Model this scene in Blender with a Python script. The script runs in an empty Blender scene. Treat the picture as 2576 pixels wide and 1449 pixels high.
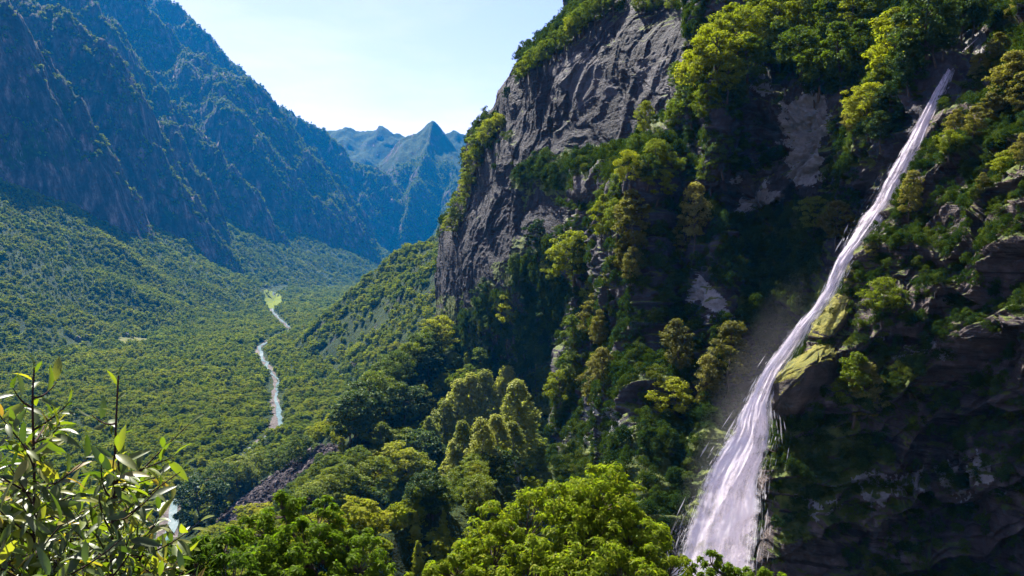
import bpy, math, random
import numpy as np

# ------------------------------------------------------------------ camera, sky, sun, exposure
W0, H0, F0 = 2576.0, 1449.0, 2022.0          # photograph frame in working pixels, focal length
HOR = 620.0                                  # horizon row
EYE = 200.0                                  # eye height above the valley floor
PITCH = math.atan((H0 / 2 - HOR) / F0)
SUN_EL, SUN_AZ = math.radians(52), math.radians(-32)   # azimuth from +Y towards +X
scene = bpy.context.scene
cam_d = bpy.data.cameras.new("camera")
cam = bpy.data.objects.new("camera", cam_d)
scene.collection.objects.link(cam)
scene.camera = cam
cam.location = (0, 0, EYE)
cam.rotation_euler = (math.radians(90) - PITCH, 0, 0)
cam_d.sensor_width = 36
cam_d.lens = 36 * F0 / W0
cam_d.clip_start = 0.3
cam_d.clip_end = 60000
world = bpy.data.worlds.new("World")
scene.world = world
world.use_nodes = True
wn = world.node_tree
sky = wn.nodes.new("ShaderNodeTexSky")
sky.sky_type = 'NISHITA'
sky.sun_disc = False
sky.sun_elevation = SUN_EL
sky.sun_rotation = SUN_AZ
sky.altitude = 700
sky.air_density = 0.8
sky.dust_density = 1.4
sky.ozone_density = 0.2
tc = wn.nodes.new("ShaderNodeTexCoord"); mp = wn.nodes.new("ShaderNodeMapping"); mp.inputs[3].default_value = (1.2, 1.2, 5.0)
cn = wn.nodes.new("ShaderNodeTexNoise"); cn.inputs["Scale"].default_value = 2.2; cn.inputs["Detail"].default_value = 6; cn.inputs["Roughness"].default_value = 0.6
wn.links.new(tc.outputs["Generated"], mp.inputs[0]); wn.links.new(mp.outputs[0], cn.inputs["Vector"])
cr = wn.nodes.new("ShaderNodeValToRGB"); cr.color_ramp.elements[0].position = 0.42; cr.color_ramp.elements[0].color = (1.04, 0.83, 1.02, 1); cr.color_ramp.elements[1].position = 0.75; cr.color_ramp.elements[1].color = (1.34, 0.98, 1.04, 1)
ml = wn.nodes.new("ShaderNodeMixRGB"); ml.blend_type = 'MULTIPLY'; ml.inputs[0].default_value = 1.0
wn.links.new(cn.outputs[0], cr.inputs[0]); wn.links.new(sky.outputs[0], ml.inputs[1]); wn.links.new(cr.outputs[0], ml.inputs[2])
wn.links.new(ml.outputs[0], wn.nodes["Background"].inputs[0])
wn.nodes["Background"].inputs[1].default_value = 0.062
sun_d = bpy.data.lights.new("sun", 'SUN')
sun_d.energy = 5.0
sun_d.angle = math.radians(0.5)
sun_d.color = (1.0, 0.95, 0.86)
sun = bpy.data.objects.new("sun", sun_d)
scene.collection.objects.link(sun)
sun.location = (0, 0, 900)
sun.rotation_euler = (math.radians(90) - SUN_EL, 0, math.pi - SUN_AZ)
scene.view_settings.view_transform = 'Standard'
scene.view_settings.look = 'None'
scene.view_settings.exposure = 2.1
scene.view_settings.gamma = 1
scene.cycles.max_bounces = 5
scene.cycles.diffuse_bounces = 2
scene.cycles.glossy_bounces = 1
scene.cycles.transmission_bounces = 3
scene.cycles.volume_bounces = 0
scene.cycles.transparent_max_bounces = 24
scene.cycles.use_denoising = True
scene.cycles.use_adaptive_sampling = True
scene.cycles.adaptive_threshold = 0.02
scene.cycles.caustics_reflective = False
scene.cycles.caustics_refractive = False

COL = scene.collection
rng = np.random.default_rng(7)
random.seed(7)

def P(px, py, d):
    """a point on the sight line of photograph pixel (px, py) that stands d metres ahead"""
    px, py, d = np.asarray(px, float), np.asarray(py, float), np.asarray(d, float)
    a, b = (px - W0 / 2) / F0, -(py - H0 / 2) / F0
    c, s = math.cos(PITCH), math.sin(PITCH)
    y, z = c + b * s, -s + b * c
    return np.stack([a / y * d, d + 0 * a, EYE + z / y * d], -1)

def project(p):
    p = np.asarray(p, float)
    c, s = math.cos(PITCH), math.sin(PITCH)
    x, y, z = p[..., 0], p[..., 1], p[..., 2] - EYE
    f = y * c - z * s
    u = y * s + z * c
    f = np.where(f > 0.1, f, 0.1)
    return W0 / 2 + F0 * x / f, H0 / 2 - F0 * u / f

# ------------------------------------------------------------------ noise
def _hash(ix, iy, iz, seed):
    h = (ix.astype(np.uint32) * np.uint32(374761393) + iy.astype(np.uint32) * np.uint32(668265263)
         + iz.astype(np.uint32) * np.uint32(2147483647) + np.uint32(seed * 974711 & 0xffffffff))
    h = (h ^ (h >> np.uint32(13))) * np.uint32(1274126177)
    h = (h ^ (h >> np.uint32(15))) * np.uint32(2246822519)
    return (h ^ (h >> np.uint32(16))).astype(np.float32) / np.float32(4294967295.0)

def vnoise(p, seed=0):
    """value noise, -1..1; p is (..., 2|3)"""
    p = np.asarray(p, np.float32)
    if p.shape[-1] == 2:
        p = np.concatenate([p, np.zeros_like(p[..., :1])], -1); two = True
    else:
        two = False
    i = np.floor(p); f = (p - i)
    i = i.astype(np.int64)
    f = f * f * f * (f * (f * 6 - 15) + 10)
    X, Y, Z = i[..., 0], i[..., 1], i[..., 2]
    fx, fy, fz = f[..., 0], f[..., 1], f[..., 2]
    def lay(z):
        a = _hash(X, Y, z, seed) * (1 - fx) + _hash(X + 1, Y, z, seed) * fx
        b = _hash(X, Y + 1, z, seed) * (1 - fx) + _hash(X + 1, Y + 1, z, seed) * fx
        return a * (1 - fy) + b * fy
    r = lay(Z)
    if not two:
        r = r * (1 - fz) + lay(Z + 1) * fz
    return r * 2 - 1

def fbm(p, octs=5, seed=0, gain=0.5):
    p = np.asarray(p, np.float32); r = 0; a = 1.0
    for o in range(octs):
        r = r + a * vnoise(p, seed + o * 17); a *= gain; p = p * 2.03 + 11.7
    return r

def ridged(p, octs=5, seed=0, gain=0.5):
    p = np.asarray(p, np.float32); r = 0; a = 1.0
    for o in range(octs):
        r = r + a * (1 - 2 * np.abs(vnoise(p, seed + o * 17))); a *= gain; p = p * 2.07 + 5.3
    return r

def worley(p, seed=0):
    """distance to the nearest feature point, its id value, and the gap to the second"""
    p = np.asarray(p, np.float32)
    i = np.floor(p).astype(np.int64)
    d1 = np.full(p.shape[:-1], 9., np.float32); d2 = d1.copy(); v = np.zeros_like(d1)
    for dx in (-1, 0, 1):
        for dy in (-1, 0, 1):
            for dz in (-1, 0, 1):
                c = i + np.array([dx, dy, dz])
                q = np.stack([c[..., k] + _hash(c[..., 0], c[..., 1], c[..., 2], seed + 3 * k + 1) for k in range(3)], -1)
                d = np.sqrt(((q - p) ** 2).sum(-1))
                hv = _hash(c[..., 0], c[..., 1], c[..., 2], seed + 50)
                near = d < d1
                d2 = np.where(near, d1, np.minimum(d2, d)); v = np.where(near, hv, v); d1 = np.where(near, d, d1)
    return d1, v, d2 - d1

def sm(a, b, t):
    t = np.clip((t - a) / (b - a), 0, 1); return t * t * (3 - 2 * t)

# ------------------------------------------------------------------ mesh helpers
def tag(o, label=None, cat=None, group=None, kind=None):
    for k, v in (("label", label), ("category", cat), ("group", group), ("kind", kind)):
        if v: o[k] = v
    return o

def mesh_data(name, v, f, mat=None, smooth=True):
    """v (n,3); f (m,3|4) array or a list of such arrays"""
    me = bpy.data.meshes.new(name)
    fs = f if isinstance(f, list) else [f]
    fs = [np.asarray(a, np.int32) for a in fs if len(a)]
    v = np.asarray(v, np.float32)
    me.vertices.add(len(v)); me.vertices.foreach_set("co", v.ravel())
    nl = sum(a.size for a in fs); npoly = sum(len(a) for a in fs)
    me.loops.add(nl); me.loops.foreach_set("vertex_index", np.concatenate([a.ravel() for a in fs]))
    me.polygons.add(npoly)
    tot = np.concatenate([np.full(len(a), a.shape[1], np.int32) for a in fs])
    me.polygons.foreach_set("loop_start", np.concatenate([[0], np.cumsum(tot)[:-1]]).astype(np.int32))
    me.polygons.foreach_set("loop_total", tot)
    me.polygons.foreach_set("use_smooth", np.full(npoly, smooth))
    me.update(calc_edges=True)
    if mat: me.materials.append(mat)
    return me

def link(name, me, parent=None, **kw):
    o = bpy.data.objects.new(name, me); COL.objects.link(o)
    if parent: o.parent = parent
    return tag(o, **kw)

def grid_faces(nu, nv):
    i = np.arange(nu * nv).reshape(nu, nv)
    return np.stack([i[:-1, :-1], i[1:, :-1], i[1:, 1:], i[:-1, 1:]], -1).reshape(-1, 4)

def tube(pts, rad, n=6):
    """tapered tube through pts; returns verts, faces"""
    pts = np.asarray(pts, float); rad = np.asarray(rad, float)
    t = np.gradient(pts, axis=0); t /= np.linalg.norm(t, axis=1)[:, None] + 1e-9
    ref = np.where(np.abs(t[:, 2:3]) > 0.9, np.array([[1., 0, 0]]), np.array([[0, 0, 1.]]))
    a = np.cross(t, ref); a /= np.linalg.norm(a, axis=1)[:, None]; b = np.cross(t, a)
    th = np.arange(n) / n * 2 * math.pi
    v = pts[:, None] + rad[:, None, None] * (np.cos(th)[None, :, None] * a[:, None] + np.sin(th)[None, :, None] * b[:, None])
    m = len(pts)
    i = np.arange(m * n).reshape(m, n); j = np.roll(i, -1, 1)
    f = np.stack([i[:-1], j[:-1], j[1:], i[1:]], -1).reshape(-1, 4)
    return v.reshape(-1, 3), f

class Bag:
    def __init__(s): s.v, s.f, s.n = [], [], 0
    def add(s, v, f):
        s.v.append(np.asarray(v)); s.f.append(np.asarray(f) + s.n); s.n += len(v)
    def data(s, name, mat, smooth=True):
        q = [a for a in s.f if a.shape[1] == 4]; t = [a for a in s.f if a.shape[1] == 3]
        fs = []
        if q: fs.append(np.concatenate(q))
        if t: fs.append(np.concatenate(t))
        return mesh_data(name, np.concatenate(s.v), fs, mat, smooth)

# ------------------------------------------------------------------ materials
class NT:
    def __init__(s, name):
        s.m = bpy.data.materials.new(name); s.m.use_nodes = True
        s.t = s.m.node_tree; s.t.nodes.clear(); s.out = s.t.nodes.new("ShaderNodeOutputMaterial")
    def n(s, typ, ins=None, **kw):
        x = s.t.nodes.new("ShaderNode" + typ)
        for k, v in kw.items(): setattr(x, k, v)
        if typ == 'BsdfPrincipled': x.inputs['Specular IOR Level'].default_value = 0.12
        for k, v in (ins or {}).items():
            i = x.inputs[k]
            if hasattr(v, "is_output") or isinstance(v, bpy.types.NodeSocket): s.t.links.new(v, i)
            else: i.default_value = v
        return x
    def ramp(s, fac, stops, interp='LINEAR'):
        x = s.n("ValToRGB", {0: fac}); e = x.color_ramp.elements; x.color_ramp.interpolation = interp
        while len(e) > 1: e.remove(e[-1])
        for k, (p, c) in enumerate(stops):
            el = e[0] if k == 0 else e.new(p)
            el.position = p; el.color = (*c, 1) if len(c) == 3 else c
        return x.outputs[0]
    def mix(s, fac, a, b, mode='MIX'):
        x = s.n("MixRGB", blend_type=mode)
        for k, v in ((0, fac), (1, a), (2, b)):
            if isinstance(v, bpy.types.NodeSocket): s.t.links.new(v, x.inputs[k])
            elif k == 0: x.inputs[0].default_value = v
            else: x.inputs[k].default_value = (*v, 1)
        return x.outputs[0]
    def math(s, op, a, b=0.0, c=0.0, clamp=False):
        x = s.n("Math", {0: a, 1: b, 2: c}, operation=op, use_clamp=clamp); return x.outputs[0]
    def noise(s, vec, scale, detail=4, rough=0.55, dist=0.0):
        return s.n("TexNoise", {"Vector": vec, "Scale": scale, "Detail": detail, "Roughness": rough, "Distortion": dist}).outputs[0]
    def vmap(s, vec, scale=(1, 1, 1), rot=(0, 0, 0)):
        return s.n("Mapping", {0: vec, 2: rot, 3: scale}).outputs[0]
    def done(s, surf): s.t.links.new(surf, s.out.inputs[0]); return s.m

def leaf_mat(name, dark, mid, light, trans=0.42, gloss=0.08, hot=None, rough=0.45):
    m = NT(name)
    oi = m.n("ObjectInfo"); ge = m.n("NewGeometry")
    f = m.math('ADD', m.math('MULTIPLY', oi.outputs["Random"], 0.62), m.math('MULTIPLY', ge.outputs["Random Per Island"], 0.38))
    st = [(0.08, dark), (0.5, mid), (0.9, light)]
    if hot: st.append((0.985, hot))
    col = m.ramp(f, st)
    d = m.n("BsdfDiffuse", {0: col}); 
    tc = m.mix(1.0, col, (1.25, 1.35, 0.45), 'MULTIPLY')
    t = m.n("BsdfTranslucent", {0: tc})
    mx = m.n("MixShader", {0: trans, 1: d.outputs[0], 2: t.outputs[0]})
    g = m.n("BsdfGlossy", {0: (0.5, 0.55, 0.4, 1), "Roughness": rough})
    mx = m.n("MixShader", {0: gloss * 0.22, 1: mx.outputs[0], 2: g.outputs[0]})
    return m.done(mx.outputs[0])

def bark_mat(name, a, b, scale=8):
    m = NT(name); tc = m.n("TexCoord").outputs["Object"]
    n = m.noise(m.vmap(tc, (1, 1, 0.25)), scale, 5)
    col = m.ramp(n, [(0.3, a), (0.7, b)])
    return m.done(m.n("BsdfPrincipled", {"Base Color": col, "Roughness": 0.9}).outputs[0])

M_LEAF = leaf_mat("leaf_broad", (0.035, 0.06, 0.008), (0.085, 0.12, 0.013), (0.17, 0.19, 0.02), 0.45)
M_LEAF_Y = leaf_mat("leaf_sunlit_tone", (0.06, 0.09, 0.008), (0.15, 0.175, 0.012), (0.26, 0.26, 0.02), 0.5)  # lighter, yellower copy of the broadleaf green; sunlight put into the colour
M_LEAF_D = leaf_mat("leaf_shade_tone", (0.012, 0.028, 0.010), (0.03, 0.056, 0.016), (0.06, 0.09, 0.022), 0.35)  # darkened copy of the broadleaf green; shade put into the colour
M_LEAF_O = leaf_mat("leaf_olive", (0.07, 0.07, 0.018), (0.14, 0.13, 0.032), (0.24, 0.21, 0.055), 0.42)
M_LEAF_B = leaf_mat("leaf_birch", (0.09, 0.11, 0.02), (0.18, 0.20, 0.035), (0.29, 0.29, 0.07), 0.5)
M_NEEDLE = leaf_mat("needles", (0.012, 0.03, 0.01), (0.03, 0.06, 0.015), (0.05, 0.09, 0.02), 0.3)
M_BARK = bark_mat("bark", (0.035, 0.025, 0.018), (0.11, 0.085, 0.065))
M_BARK_P = bark_mat("bark_pale", (0.10, 0.09, 0.08), (0.32, 0.30, 0.27))
# ------------------------------------------------------------------ terrain height field
RIVER_PX = [(300, 1449), (430, 1285), (520, 1215), (620, 1145), (695, 1070), (690, 1000), (690, 950), (650, 885), (668, 862), (730, 830), (700, 800), (683, 776), (690, 748)]
def floor_pt(px, py, z=0.0):
    lo, hi = 50.0, 20000.0
    a = P(px, py, 1.0); s = (a[2] - EYE)
    return np.array([a[0], 1.0]) * ((z - EYE) / s)
RIV = np.array([[-150, 330]] + [floor_pt(*p) for p in RIVER_PX[1:]] + [[-1040, 3900], [-1000, 4700], [-820, 5600], [-300, 6500], [300, 8000], [500, 11000]], float)

def seg_dist(x, y, A):
    """distance to polyline A (n,2+) and interpolated extra columns"""
    best = np.full(x.shape, 1e9); t_all = np.zeros(x.shape + (A.shape[1],))
    for a, b in zip(A[:-1], A[1:]):
        d = b[:2] - a[:2]; L = (d ** 2).sum() + 1e-9
        t = np.clip(((x - a[0]) * d[0] + (y - a[1]) * d[1]) / L, 0, 1)
        q = np.hypot(x - a[0] - t * d[0], y - a[1] - t * d[1])
        m = q < best
        best = np.where(m, q, best)
    return best

def spur_h(x, y, A, k, rnd=0.0):
    h = np.full(x.shape, -1e4)
    for a, b in zip(A[:-1], A[1:]):
        d = b[:2] - a[:2]; L = (d ** 2).sum() + 1e-9
        t = np.clip(((x - a[0]) * d[0] + (y - a[1]) * d[1]) / L, 0, 1)
        q = np.hypot(x - a[0] - t * d[0], y - a[1] - t * d[1])
        h = np.maximum(h, a[2] + t * (b[2] - a[2]) - k * (np.sqrt(q * q + rnd * rnd) - rnd))
    return h

def crest(pts):  # (px, py, d)
    return np.array([P(*p) for p in pts])

LEFT_SPURS = [
    (crest([(-500, -500, 2500), (-200, -160, 2500), (0, 50, 2560), (30, 100, 2570), (75, 150, 2600), (130, 215, 2620), (165, 260, 2640), (200, 325, 2660), (235, 375, 2680), (260, 425, 2700), (300, 500, 2750), (345, 575, 2800)]), 2.09),
    (crest([(-300, -300, 3300), (65, 30, 3300), (150, 55, 3260), (200, 95, 3240), (240, 130, 3230), (280, 210, 3220), (310, 260, 3210), (350, 340, 3200), (390, 400, 3200), (425, 460, 3200), (460, 520, 3220), (530, 600, 3260)]), 2.03),
    (crest([(370, 372, 3750), (385, 350, 3650), (410, 340, 3600), (445, 370, 3560), (465, 425, 3540), (500, 480, 3520), (525, 525, 3500), (545, 570, 3500)]), 2.56),
    (crest([(-100, -260, 4300), (150, 10, 4250), (210, 10, 4200), (280, 50, 4200), (340, 130, 4180), (350, 170, 4180), (400, 215, 4150), (450, 300, 4120), (480, 340, 4100), (540, 395, 4060), (590, 440, 4050), (610, 500, 4050), (700, 600, 4100)]), 1.96),
    (crest([(200, -150, 5500), (380, 60, 5400), (440, 130, 5300), (500, 145, 5250), (550, 170, 5200), (600, 215, 5150), (615, 250, 5150), (650, 285, 5150), (700, 350, 5150)]), 1.21),
    (crest([(480, 300, 5000), (530, 282, 4900), (555, 274, 4850), (582, 272, 4800), (615, 300, 4750), (650, 350, 4700), (700, 425, 4700), (750, 500, 4750), (800, 575, 4800), (860, 630, 4900)]), 1.69),
    (crest([(700, 470, 5600), (740, 422, 5500), (765, 405, 5450), (795, 450, 5400), (810, 490, 5380), (850, 530, 5380), (900, 585, 5400), (940, 640, 5450)]), 2.03),
    (crest([(640, 330, 5900), (700, 400, 5800), (720, 470, 5750), (760, 560, 5700), (800, 630, 5600)]), 1.76),
    (crest([(860, 420, 6300), (900, 470, 6100), (930, 520, 6000), (960, 580, 5950), (985, 650, 5900)]), 2.03),
    (crest([(100, -420, 6900), (390, 0, 6700), (440, 22, 6600), (480, 60, 6500), (530, 112, 6450), (580, 165, 6400), (640, 222, 6350), (665, 262, 6350), (700, 282, 6300), (750, 312, 6300), (800, 335, 6300), (840, 368, 6300), (870, 402, 6300), (905, 425, 6300), (935, 428, 6300), (955, 440, 6300), (975, 480, 6300), (990, 530, 6300), (1012, 565, 6300), (1035, 612, 6300), (1060, 680, 6300)]), 1.26),
]
FAR_PEAKS = [
    (crest([(700, 330, 8970), (800, 326, 8970), (835, 322, 8970), (868, 314, 8892), (900, 324, 8892), (950, 332, 8814), (970, 322, 8814), (1000, 338, 8814), (1035, 347, 8814), (1075, 372, 8814)]), 0.75),
    (crest([(930, 425, 7254), (960, 400, 7254), (1000, 368, 7254), (1040, 345, 7176), (1062, 328, 7176), (1085, 313, 7176), (1108, 332, 7176), (1118, 352, 7176), (1150, 390, 7098), (1180, 430, 7020), (1250, 520, 7020)]), 0.95),
    (crest([(1085, 313, 7176), (1075, 400, 6708), (1040, 480, 6240), (1010, 560, 5928)]), 1.2),
    (crest([(1118, 350, 8190), (1145, 333, 8190), (1165, 341, 8190), (1190, 345, 8190), (1260, 330, 8190), (1400, 320, 8190)]), 0.8),
    (crest([(1150, 390, 7020), (1150, 500, 6240), (1120, 560, 5850)]), 1.1),
]
RIGHT_RIB = crest([(1135, 830, 640), (1040, 905, 570), (960, 990, 500), (905, 1090, 430), (850, 1190, 370), (760, 1330, 320)])
NEAR_RIB = crest([(1620, 840, 330), (1480, 960, 290), (1340, 1120, 245), (1200, 1240, 215), (1050, 1300, 190), (900, 1360, 175), (700, 1500, 165)])
RIGHT_SPUR = crest([(1300, 430, 1750), (1180, 520, 1600), (1108, 590, 1500), (1060, 640, 1480), (1010, 700, 1480), (960, 770, 1450)])
SCREE_PX = [(862, 1122), (800, 1120), (700, 1185), (590, 1265), (540, 1310), (560, 1345), (650, 1310), (755, 1250), (800, 1200), (850, 1165)]

def in_poly(px, py, poly):
    c = np.zeros(px.shape, bool); n = len(poly)
    for i in range(n):
        x1, y1 = poly[i]; x2, y2 = poly[(i + 1) % n]
        c ^= ((y1 > py) != (y2 > py)) & (px < (x2 - x1) * (py - y1) / (y2 - y1 + 1e-9) + x1)
    return c

FOOT = np.array([(-620, 0), (-680, 900), (-830, 1500), (-1180, 2200), (-1330, 2800), (-1400, 3400), (-1330, 4200), (-1150, 5000), (-1000, 5500), (-1500, 6200), (-3000, 7500), (-6000, 9000)], float)

def height(x, y, fine=True):
    x = np.asarray(x, float); y = np.asarray(y, float)
    r = np.hypot(x, y)
    pw = np.stack([x, y], -1)
    far = sm(1200, 3000, r)
    wx = x + far * (38 * fbm(pw / 260, 3, 3)); wy = y + far * (38 * fbm(pw / 260, 3, 9))
    xr = np.interp(y, RIV[:, 1], RIV[:, 0])
    dr = seg_dist(x, y, RIV)
    # valley floor
    h = 3.0 * fbm(pw / 90, 3, 1) + 2 + 0.016 * np.clip(y - 3600, 0, 6000)
    # left apron of talus
    xf = np.interp(y, FOOT[:, 1], FOOT[:, 0])
    s = np.clip(xf + np.interp(y, [0, 1350, 1800, 2250, 2700, 3300, 4500, 5500], [-40, -10, 180, 440, 520, 570, 640, 520]) - x - 60 * fbm(pw / 400, 3, 21), 0, None)
    apron = 0.64 * (np.sqrt(s * s + 140 ** 2) - 140)
    gul = 90 + 0.92 * (xf - 300 - x)
    left = np.maximum(np.minimum(apron, 540), np.minimum(gul, 1600) - 9999 * (x > xf))
    for A, k in LEFT_SPURS:
        left = np.maximum(left, spur_h(wx, wy, A, k, 38))
    rg = ridged(pw / 170, 5, 31, 0.52)
    steep = sm(60, 300, left)
    left = left + steep * (0.22 + 0.78 * sm(0, 90, left - np.minimum(apron, 540))) * (30 * rg + 15 * ridged(pw / 62, 4, 35, 0.6) + 8 + 26 * ridged(np.stack([x / 600 + 0.25 * fbm(pw / 200, 3, 36), y / 230 + 0.45 * fbm(pw / 200, 3, 37)], -1), 3, 38))
    h = np.maximum(h, left) + 0 * h
    fp = np.full(x.shape, -1e4)
    for A, k in FAR_PEAKS:
        fp = np.maximum(fp, spur_h(wx, wy, A, k))
    h = np.maximum(h, fp + 45 * ridged(pw / 420, 5, 41) * sm(100, 500, fp) - 20)
    # right bank
    rb = 0.92 * (x - (xr + np.interp(y, [550, 800, 1100, 1500], [50, 125, 115, 55]))) - 12 * fbm(pw / 130, 4, 51)
    rb = np.minimum(rb, np.interp(y, [0, 640, 1000, 1500, 1800], [60, 130, 160, 200, 60]) + 6 * fbm(pw / 60, 4, 53))
    rb = np.where(y < 560, rb - (560 - y) * 0.30, rb)
    rb = rb - np.clip(y - 1500, 0, None) * 0.35
    # keep the ground low inside the cliffs on the right
    az = np.degrees(np.arctan2(x, y))
    h = np.maximum(h, rb * (1 - 0 * az))
    h = np.maximum(h, spur_h(x, y, RIGHT_RIB, 0.85) + 4 * fbm(pw / 30, 3, 61))
    h = np.maximum(h, spur_h(x, y, NEAR_RIB, 0.95) + 3 * fbm(pw / 20, 3, 63))
    h = np.maximum(h, spur_h(x, y, RIGHT_SPUR, 0.9) + 10 * fbm(pw / 60, 4, 65))
    near = EYE - 1.75 - 0.66 * np.clip(y - 1.5, 0, None) - 0.10 * np.abs(x) + 1.2 * fbm(pw / 9, 3, 71) * sm(3, 12, r)
    h = np.maximum(h, near)
    # limit on the right: hidden behind the cliff sheets
    cap = np.where(az > -6, 150 - 6.0 * (az + 6), 1e5)
    cap = np.where((y < 900) & (az > -6), np.maximum(cap, 20), 1e5)
    h = np.where(y > 60, np.minimum(h, np.maximum(cap, near)), h)
    # river bed
    h = h - 3.5 * (1 - sm(10, 26, dr))
    return h

def terrain_grid(name, r0, r1, nr, a0, a1, na, mat):
    rr = np.exp(np.linspace(math.log(r0), math.log(r1), nr)); aa = np.radians(np.linspace(a0, a1, na))
    R, A = np.meshgrid(rr, aa, indexing='ij')
    # equal depth rows rather than rings
    X, Y = R * np.tan(A), R
    Z = height(X, Y)
    me = mesh_data(name, np.stack([X, Y, Z], -1).reshape(-1, 3), grid_faces(nr, na)[:, ::-1], mat)
    return link(name, me, kind='structure')

def ground_mat():
    m = NT("mountain_ground"); g = m.n("NewGeometry"); pos = g.outputs["Position"]
    nz = m.n("SeparateXYZ", {0: g.outputs["True Normal"]}).outputs[2]
    big = m.noise(pos, 0.006, 6, 0.6); fine = m.noise(pos, 0.05, 5, 0.65)
    streak = m.noise(m.vmap(pos, (1, 1, 0.22)), 0.035, 6, 0.7)
    rock = m.ramp(streak, [(0.30, (0.010, 0.010, 0.014)), (0.47, (0.036, 0.031, 0.038)), (0.57, (0.095, 0.070, 0.074)), (0.66, (0.25, 0.18, 0.17))])
    green = m.ramp(fine, [(0.32, (0.009, 0.018, 0.006)), (0.5, (0.022, 0.038, 0.009)), (0.68, (0.045, 0.062, 0.014))])
    k = m.math('ADD', nz, m.math('MULTIPLY', m.math('ADD', big, -0.5), 1.1))
    k = m.math('ADD', k, m.math('MULTIPLY', m.math('ADD', fine, -0.5), 0.5))
    fac = m.ramp(k, [(0.42, (0, 0, 0)), (0.54, (1, 1, 1))])
    col = m.mix(fac, rock, green)
    b = m.n("Bump", {"Strength": 1.0, "Distance": 12.0, "Height": m.noise(pos, 0.09, 6, 0.7)})
    bs = m.n("BsdfPrincipled", {"Base Color": col, "Roughness": 0.95, "Normal": b.outputs[0]})
    bs.inputs["Specular IOR Level"].default_value = 0.1
    return m.done(bs.outputs[0])
M_GROUND = ground_mat()
terrain_grid("valley_terrain", 25, 1500, 520, -46, 40, 900, M_GROUND)
terrain_grid("mountain_terrain", 1499, 10300, 900, -46, 20, 900, M_GROUND)

# ------------------------------------------------------------------ haze
def haze():
    v = np.array([[x, y, z] for x in (-11500, 5500) for y in (-200, 10600) for z in (-60, 3300)], float)
    f = np.array([[0, 1, 3, 2], [4, 6, 7, 5], [0, 4, 5, 1], [2, 3, 7, 6], [0, 2, 6, 4], [1, 5, 7, 3]])
    m = NT("haze_air")
    pv = m.n("VolumePrincipled", {"Color": (0.0, 0.36, 1.0, 1), "Density": 0.31e-4, "Anisotropy": 0.0})
    m.t.links.new(pv.outputs[0], m.out.inputs["Volume"])
    o = link("haze", mesh_data("haze", v, f, m.m, False), kind='stuff', label='thin blue mountain haze filling the valley')
HAZE = True
if HAZE: haze()
# ------------------------------------------------------------------ cliffs on the right
def catmull(A, n, axis=0):
    A = np.moveaxis(np.asarray(A, float), axis, 0)
    m = len(A); t = np.linspace(0, m - 1 - 1e-6, n); i = t.astype(int); f = (t - i)
    f = f.reshape(-1, *([1] * (A.ndim - 1)))
    g = lambda k: A[np.clip(k, 0, m - 1)]
    p0, p1, p2, p3 = g(i - 1), g(i), g(i + 1), g(i + 2)
    r = 0.5 * (2 * p1 + (p2 - p0) * f + (2 * p0 - 5 * p1 + 4 * p2 - p3) * f ** 2 + (3 * p1 - p0 - 3 * p2 + p3) * f ** 3)
    return np.moveaxis(r, 0, axis)

def loft(net, nu, nv):
    return catmull(catmull(net, nu, 0), nv, 1)

def normals(G):
    du = np.gradient(G, axis=0); dv = np.gradient(G, axis=1)
    n = np.cross(du, dv); n /= np.linalg.norm(n, axis=-1, keepdims=True) + 1e-9
    return n

def rock_relief(p, big, s=1.0, seed=0, strata=(0.35, 0.2, 0.92), block=1.0):
    """metres of relief on a rock face; s = size of the forms"""
    w = p + big * 0.35 * np.stack([fbm(p / big, 3, seed + k) for k in range(3)], -1)
    d = 0.16 * big * ridged(w / big, 3, seed + 5)
    d1, v, gap = worley(w / (big * 0.42) * np.array([1, 1, 0.6]), seed + 2)
    d += block * big * 0.10 * (v - 0.5) - block * big * 0.03 * (gap < 0.06)
    d1, v, gap = worley(w / (big * 0.13) * np.array([1, 1, 0.75]), seed + 4)
    d += block * big * 0.032 * (v - 0.5) - block * big * 0.010 * (gap < 0.08)
    st = np.asarray(strata) / np.linalg.norm(strata)
    q = (p @ st) / (big * 0.11) + 1.1 * fbm(p / (big * 0.5), 3, seed + 8)
    saw = q - np.floor(q)
    d += big * 0.018 * (saw ** 2) * s
    d += big * 0.035 * ridged(w / (big * 0.16), 4, seed + 9)
    return d

def set_attr(me, name, val):
    a = me.attributes.new(name, 'FLOAT', 'POINT'); a.data.foreach_set("value", np.asarray(val, np.float32).ravel())

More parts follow.
